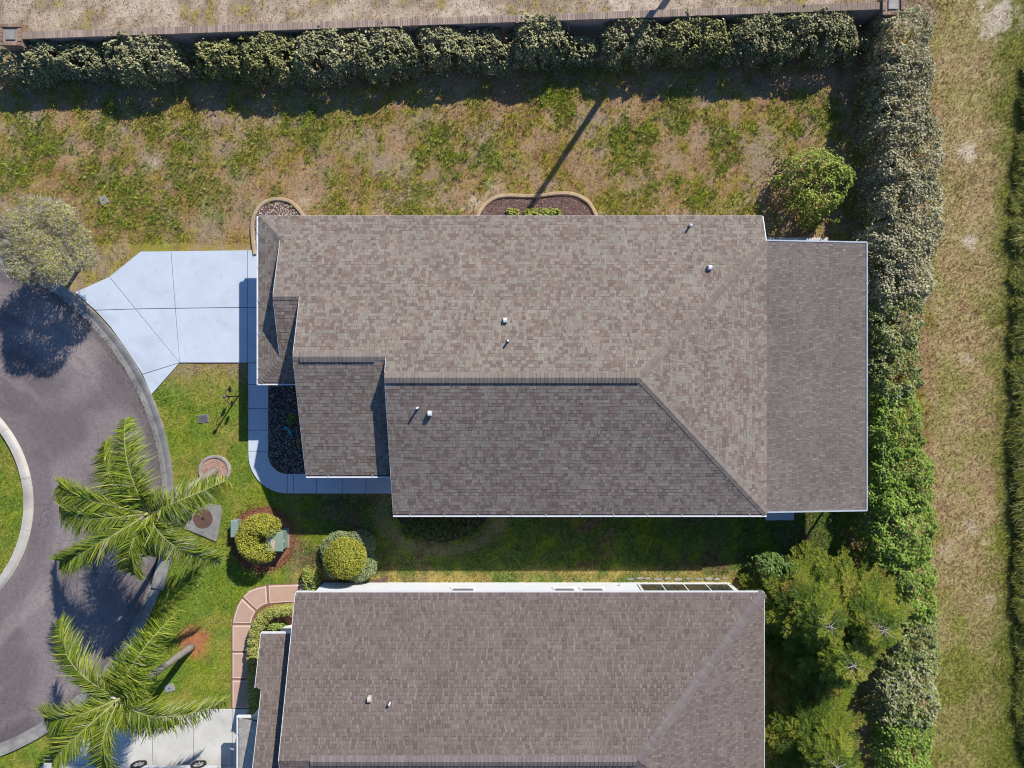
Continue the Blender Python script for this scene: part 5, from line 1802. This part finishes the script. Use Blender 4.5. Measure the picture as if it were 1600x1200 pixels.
# white square outline painted on the road
x, y, _ = W(15, 427)
t = thing("road_mark", "white painted square outline on the road below the round twiggy tree", "marking", (x, y, 0))
for a in range(4):
    an = R(35 + 90 * a)
    cx, cy = x + .14 * math.cos(an), y + .14 * math.sin(an)
    tx, ty = -math.sin(an), math.cos(an)
    q = [(cx + tx * u + math.cos(an) * w_, cy + ty * u + math.sin(an) * w_) for u, w_ in ((-.15, -.018), (.15, -.018), (.15, .018), (-.15, .018))]
    prism("stripe", q, .006, .0135 + .0005 * a, 'paint_white', t)

# metal rail running through the hedge
fx0, fy0, fx1, fy1 = 15.78, 6.75, 15.70, -4.1
fn = thing("wire_fence", "thin galvanised fence rail running through the long hedge", "fence", (15.44, 1.3, 0))
v, f = tube([(fx0, fy0, 1.66), (fx1, fy1, 1.66)], .013, 8)
obj("rail", v, f, 'alu', fn)
for i in range(6):
    q = i / 5
    x, y = fx0 + (fx1 - fx0) * q, fy0 + (fy1 - fy0) * q
    v, f = tube([(x, y, -.05), (x, y, 1.64)], .025, 8)
    obj("post", v, f, 'dark_plate', fn)
for z in (.4, 1.0):
    v, f = tube([(fx0, fy0, z), (fx1, fy1, z)], .004, 4)
    obj("wire", v, f, 'dark_plate', fn)

# utility pole north of the wall: it stands outside the frame, its shadow crosses the lawn
ux, uy = 7.75, 18.45
up_ = thing("utility_pole", "wooden utility pole behind the wall that throws the long shadow", "pole", (ux, uy, 0))
v, f = tube([(ux, uy, -.1), (ux, uy, 10.2)], [.16, .12], 12)
obj("shaft", v, f, 'wood_pole', up_)

# parked car at the bottom edge
def car():
    x0, yc = -17.35, -17.72
    t = thing("parked_car", "silver car parked on the second driveway at the picture's bottom edge", "car", (x0 + 2.2, yc, 0))
    prof = [(0.05, .35), (0.0, .62), (.10, .86), (.75, .95), (1.35, 1.36), (1.9, 1.45), (2.7, 1.42), (3.35, .98), (4.15, .86), (4.40, .66), (4.42, .35)]
    n = len(prof)
    rows = []
    for yy, k in ((-.86, .0), (-.90, 0), (.90, 0), (.86, 0)):
        rows.append(yy)
    V, F = [], []
    for yy in (-.90, -.60, .60, .90):
        for a, z in prof:
            inn = abs(yy) > .7
            zz = z if not inn else min(z, .93 + (z - .93) * .0 if z > .93 else z)
            V.append((x0 + a, yc + yy, zz))
    for r in range(3):
        for i in range(n - 1):
            F.append((r * n + i, r * n + i + 1, (r + 1) * n + i + 1, (r + 1) * n + i))
    F.append(tuple(range(n))); F.append(tuple(range(3 * n, 4 * n))[::-1])
    F.append((0, n, 2 * n, 3 * n)[::-1]); 
    body = obj("body", V, F, 'car', t)
    for sg in (-1, 1):
        y0 = yc + sg * .905
        win = [(1.0, .97), (1.45, 1.32), (2.65, 1.34), (3.15, .99)]
        obj("side_window", [(x0 + a, yc + sg * (.86 if z < 1.1 else .665), z + .02) for a, z in win], [(0, 1, 2, 3) if sg > 0 else (3, 2, 1, 0)], 'glass', t)
        d = box("door", x0 + 1.1, y0 - .008, .42, x0 + 2.15, y0 + .008, .88, 'car', t)
        box("handle", x0 + 1.2, y0 + sg * .009, .78, x0 + 1.38, y0 + sg * .03, .81, 'alu', d)
        d = box("door", x0 + 2.17, y0 - .008, .42, x0 + 3.15, y0 + .008, .88, 'car', t)
        box("mirror", x0 + 3.0, y0, .92, x0 + 3.15, y0 + sg * .18, 1.04, 'car', t)
        for wx in (.86, 3.5):
            cx, cz = x0 + wx, .33
            def ring_(r0, yA, yB, k=24):
                return [(cx + r0 * math.cos(2 * math.pi * i / k), y, cz + r0 * math.sin(2 * math.pi * i / k)) for y in (yA, yB) for i in range(k)]
            k = 24
            yA, yB = yc + sg * .70, yc + sg * .945
            Vv = ring_(.33, yA, yB) + ring_(.23, yA, yB)
            Ff = []
            for i in range(k):
                j = (i + 1) % k
                Ff += [(i, j, k + j, k + i), (k + i, k + j, 3 * k + j, 3 * k + i), (2 * k + j, 2 * k + i, 3 * k + i, 3 * k + j)]
            wl = obj("wheel", Vv, Ff, 'tyre', t)
            yR = yc + sg * .92
            Vr = [(cx, yR, cz)] + [(cx + .228 * math.cos(2 * math.pi * i / k), yR - sg * .04, cz + .228 * math.sin(2 * math.pi * i / k)) for i in range(k)]
            obj("rim_disc", Vr, [(0, 1 + i, 1 + (i + 1) % k) for i in range(k)], 'dark_plate', wl)
            for s_ in range(7):
                a = 2 * math.pi * s_ / 7
                c_, s2 = math.cos(a), math.sin(a)
                q = [(.02, -.03), (.225, -.022), (.225, .022), (.02, .03)]
                obj("spoke", [(cx + c_ * u - s2 * w_, yR + sg * .006, cz + s2 * u + c_ * w_) for u, w_ in q] + [(cx + c_ * u - s2 * w_, yR - sg * .03, cz + s2 * u + c_ * w_) for u, w_ in q], BOXF, 'rim', wl)
    box("headlight", x0 + 4.3, yc - .8, .6, x0 + 4.425, yc - .45, .74, 'white', t)
    box("headlight", x0 + 4.3, yc + .45, .6, x0 + 4.425, yc + .8, .74, 'white', t)
    obj("windscreen", [(x0 + 2.76, yc - .6, 1.42), (x0 + 3.34, yc - .62, 1.0), (x0 + 3.34, yc + .62, 1.0), (x0 + 2.76, yc + .6, 1.42)], [(0, 1, 2, 3)], 'glass', t)


car()

# ------------------------------------------------------------------ grass, tall weeds, litter
def grass(name, label, n, xr, yr, hfun, dens, cfun=None, wid=.012, keep=None, lean=.9):
    x = RNG.uniform(*xr, n); y = RNG.uniform(*yr, n)
    k = ~hard_mask(x, y)
    if keep is not None:
        k &= keep(x, y)
    x, y = x[k], y[k]
    c, grow, g = ground_colour(x, y)
    k = RNG.random(len(x)) < dens(grow, g)
    x, y, c, grow, g = x[k], y[k], c[k], grow[k], g[k]
    hh = hfun(grow, g) * RNG.uniform(.6, 1.3, len(x))
    n = len(x)
    V, C = [], []
    for b in range(3):
        a = RNG.uniform(0, 6.28, n)
        ox, oy = RNG.normal(0, .02, n), RNG.normal(0, .02, n)
        ln = RNG.uniform(.4, 1.0, n) * lean * hh
        dx_, dy_ = np.cos(a), np.sin(a)
        p0 = np.stack([x + ox - dy_ * wid, y + oy + dx_ * wid, np.full(n, -.03)], 1)
        p1 = np.stack([x + ox + dy_ * wid, y + oy - dx_ * wid, np.full(n, -.03)], 1)
        p2 = np.stack([x + ox + dx_ * ln, y + oy + dy_ * ln, hh * RNG.uniform(.6, 1.1, n)], 1)
        V.append(np.stack([p0, p1, p2], 1))
        bri = RNG.uniform(.75, 1.45, n)[:, None]
        pick = RNG.random(n)[:, None]
        straw = np.array(lin(218, 190, 146)); rust = np.array(lin(178, 120, 62))
        cc = c * bri * (1.05 + .12 * g[:, None])
        dryness = (1 - grow)[:, None]
        cc = np.where(pick < .30 * dryness + .06, straw * bri, cc)
        cc = np.where((pick > .62) & (pick < .72), cc * .55, cc)
        cc = np.where((pick > .88) & (dryness > .3), rust * bri, cc)
        C.append(np.clip(cc, 0, 1))
    V = np.stack(V, 1).reshape(-1, 3); C = np.stack(C, 1).reshape(-1, 3)
    bigmesh(name, V, np.arange(len(V)).reshape(-1, 3), 'blade', cols=C, kind='stuff', label=label, cat='grass')


vis = lambda x, y: (np.abs(x) < 24.5)
grass("lawn_grass", "patchy weedy green and straw grass behind the first house", 120000, (-24.5, 18.5), (6.3, 15.0), lambda g, b: .035 + .035 * g + .04 * b, lambda g, b: .25 + .7 * g, wid=.013, keep=lambda x, y: y < wall_y(x) - .1)
grass("verge_grass", "thin dry grass on the verge behind the brick wall", 26000, (-24.5, 19), (14.5, 18.6), lambda g, b: .04 + .05 * g, lambda g, b: .3 + .5 * g, wid=.013, keep=lambda x, y: y > wall_y(x) + .2)
grass("front_grass", "mown green lawn in front of both houses and on the island", 80000, (-24.5, -8.5), (-18.4, 1.0), lambda g, b: .045 + .02 * g, lambda g, b: .9 * g + .1, wid=.011)
grass("side_grass", "shaded grass in the yard between the two houses", 34000, (-9.5, 16.0), (-9.0, -4.8), lambda g, b: .05 + .03 * g, lambda g, b: .2 + .7 * g, wid=.012, keep=lambda x, y: ~inpoly(x, y, BED_S))
grass("strip_grass", "mown straw coloured grass strip beyond the long hedge", 110000, (16.5, 24.5), (-18.4, 18.4), lambda g, b: .04 + .035 * g, lambda g, b: .35 + .6 * g, wid=.012)
grass("corner_grass", "green grass under the conifers beside the second house", 26000, (10, 17), (-18.4, -5), lambda g, b: .06 + .03 * g, lambda g, b: .9 * g + .1, wid=.012)


def tall_weeds():
    n = 46000
    y = RNG.uniform(-18.6, 14.2, n)
    e = 22.25 + .8 * (fbm(y * 1.5, y * 0 + 3, 4, .7) - .5) + np.where(y > 8, (y - 8) * .10, 0) + sstep(-9, -18, y) * .45
    x = e + RNG.gamma(1.6, .75, n)
    k = (x < 25.5)
    x, y, e = x[k], y[k], e[k]
    n = len(x)
    cl = fbm(x * 2.2, y * 2.0, 4, .65)
    k = cl > .38 + .08 * RNG.random(len(cl))
    x, y, cl, e = x[k], y[k], cl[k], e[k]
    n = len(x)
    hh = (.16 + .9 * np.clip(cl - .3, 0, 1)) * np.clip((x - e) / 1.1 + .3, .3, 1) * RNG.uniform(.5, 1.5, n)
    pal = np.array([(.22, .25, .04), (.34, .33, .06), (.14, .17, .028), (.46, .40, .19), (.08, .10, .02)])
    c = pal[RNG.choice(5, n, p=[.3, .22, .22, .12, .14])] * RNG.uniform(.75, 1.25, n)[:, None]
    V, C = [], []
    for b in range(3):
        a = RNG.uniform(0, 6.28, n)
        dx_, dy_ = np.cos(a), np.sin(a)
        w_ = .011
        ox, oy = RNG.normal(0, .05, n), RNG.normal(0, .05, n)
        l1 = hh * .35; l2 = hh * RNG.uniform(.8, 1.5, n)
        p0 = np.stack([x + ox - dy_ * w_, y + oy + dx_ * w_, np.zeros(n)], 1); p1 = np.stack([x + ox + dy_ * w_, y + oy - dx_ * w_, np.zeros(n)], 1)
        q0 = np.stack([x + ox + dx_ * l1 - dy_ * w_, y + oy + dy_ * l1 + dx_ * w_, hh * .8], 1); q1 = np.stack([x + ox + dx_ * l1 + dy_ * w_, y + oy + dy_ * l1 - dx_ * w_, hh * .8], 1)
        r0 = np.stack([x + ox + dx_ * l2 - dy_ * .004, y + oy + dy_ * l2 + dx_ * .004, hh * .86], 1); r1 = np.stack([x + ox + dx_ * l2 + dy_ * .004, y + oy + dy_ * l2 - dx_ * .004, hh * .86], 1)
        V.append(np.stack([p0, p1, q1, q0, q0, q1, r1, r0], 1)); C.append(np.stack([c, c], 1))
    V = np.stack(V, 1).reshape(-1, 3); C = np.stack(C, 1).reshape(-1, 3)
    bigmesh("tall_weeds", V, np.arange(len(V)).reshape(-1, 4), 'blade', cols=C, kind='stuff', label="tall green weeds along the right edge of the mown strip", cat="weeds")


tall_weeds()


def litter(name, label, cx, cy, r, n, pal, L=.07):
    a = RNG.uniform(0, 6.28, n); q = r * np.sqrt(RNG.random(n))
    P = np.stack([cx + q * np.cos(a), cy + q * np.sin(a), RNG.uniform(.02, .07, n)], 1)
    k = ~hard_mask(P[:, 0], P[:, 1])
    P = P[k]
    Nn = unit(np.array([0, 0, 1.0]) + RNG.normal(size=P.shape) * .35)
    V, F = leaf_quads(P, Nn, L, L * .6)
    pal = np.array(pal)
    bigmesh(name, V, F, 'leaf', cols=pal[RNG.choice(len(pal), len(P))] * RNG.uniform(.7, 1.2, len(P))[:, None], kind='stuff', label=label, cat='leaves')


x, y, _ = W(1240, 335)
litter("fallen_leaves", "dry fallen leaves under the small yard tree", x + .4, y + .5, 2.1, 900, [(.42, .33, .22), (.34, .24, .14), (.5, .42, .32)])
x, y, _ = W(165, 415)
litter("fallen_leaves", "brown fallen leaves between the twiggy tree and the driveway", x, y, 1.3, 700, [(.30, .18, .08), (.24, .15, .06), (.36, .25, .12)], .06)


def weed_tufts():
    """bright weeds standing in clumps on the lawn behind the house"""
    n = 5200
    x = RNG.uniform(-23.5, 15.5, n); y = RNG.uniform(7.0, 13.2, n)
    c, grow, g = ground_colour(x, y)
    k = (~hard_mask(x, y)) & (RNG.random(n) < .10 + .75 * g)
    x, y, g = x[k], y[k], g[k]
    n = len(x)
    pal = np.array([(.30, .38, .05), (.24, .33, .04), (.38, .42, .07), (.20, .27, .04), (.42, .40, .12)])
    tc = pal[RNG.choice(5, n)]
    hh = RNG.uniform(.05, .14, n)
    V, C = [], []
    for b in range(11):
        a = RNG.uniform(0, 6.28, n)
        dx_, dy_ = np.cos(a), np.sin(a)
        ox, oy = RNG.normal(0, .04, n), RNG.normal(0, .04, n)
        ln = hh * RNG.uniform(.5, 1.3, n); w_ = .014
        p0 = np.stack([x + ox, y + oy, np.full(n, -.02)], 1)
        m1 = np.stack([x + ox + dx_ * ln * .5 - dy_ * w_, y + oy + dy_ * ln * .5 + dx_ * w_, hh * .9], 1)
        m2 = np.stack([x + ox + dx_ * ln * .5 + dy_ * w_, y + oy + dy_ * ln * .5 - dx_ * w_, hh * .9], 1)
        tp_ = np.stack([x + ox + dx_ * ln, y + oy + dy_ * ln, hh * RNG.uniform(.6, 1.0, n)], 1)
        V.append(np.stack([p0, m2, tp_, m1], 1)); C.append(tc * RNG.uniform(.7, 1.3, n)[:, None])
    V = np.stack(V, 1).reshape(-1, 3); C = np.stack(C, 1).reshape(-1, 3)
    bigmesh("weed_tufts", V, np.arange(len(V)).reshape(-1, 4), 'blade', cols=C, kind='stuff', label="bright green weed clumps scattered on the lawn behind the first house", cat="weeds")


weed_tufts()
# mulch chips spilling past the bed under the C-shaped shrub, leaves in the gutter
a = RNG.uniform(0, 6.28, 1500); q = 1.25 + np.abs(RNG.normal(0, .22, 1500))
P = np.stack([MULCH1_C[0] + q * np.cos(a), MULCH1_C[1] + q * np.sin(a), RNG.uniform(.015, .05, 1500)], 1)
V, F = leaf_quads(P, unit(np.array([0, 0, 1.0]) + RNG.normal(size=P.shape) * .3), .09, .03)
bigmesh("mulch_chips", V, F, 'leaf', cols=np.array([(.34, .15, .08)]) * RNG.uniform(.6, 1.3, (len(P), 1)), kind='stuff', label="loose red mulch chips at the edge of the bed under the C-shaped shrub", cat="chips")
a = RNG.uniform(R(-55), R(60), 700); q = R_ROAD + .12 - np.abs(RNG.normal(0, .18, 700))
P = np.stack([RC[0] + q * np.cos(a), RC[1] + q * np.sin(a), np.full(700, .035)], 1)
V, F = leaf_quads(P, unit(np.array([0, 0, 1.0]) + RNG.normal(size=P.shape) * .2), .06, .03)
bigmesh("gutter_litter", V, F, 'leaf', cols=np.array([(.22, .16, .09)]) * RNG.uniform(.5, 1.6, (len(P), 1)), kind='stuff', label="small dry leaves lying along the road gutter", cat="leaves")

tw = bpy.data.objects.get("hedge_shrub.011") or bpy.data.objects["hedge_shrub"]
for o_ in list(bpy.data.objects):
    if o_.get("label", "").startswith("small ragged shrub with dead twigs"):
        tw = o_
bx_, by_ = W(925, 82, .6)[:2]
parts = []
for k in range(16):
    a = random.uniform(0, 6.28); l = random.uniform(.4, .9)
    p = [(bx_, by_, .1), (bx_ + l * .4 * math.cos(a), by_ + l * .4 * math.sin(a), .6), (bx_ + l * math.cos(a + .3), by_ + l * math.sin(a + .3), random.uniform(.8, 1.3))]
    parts.append(tube(p, [.018, .012, .004], 5))
    for q in range(3):
        b = a + random.uniform(-.9, .9)
        parts.append(tube([p[1], (p[1][0] + .35 * math.cos(b), p[1][1] + .35 * math.sin(b), p[1][2] + random.uniform(.1, .45))], [.009, .003], 4))
v, f = join(parts)
obj("dead_twigs", v, f, 'twig', tw)
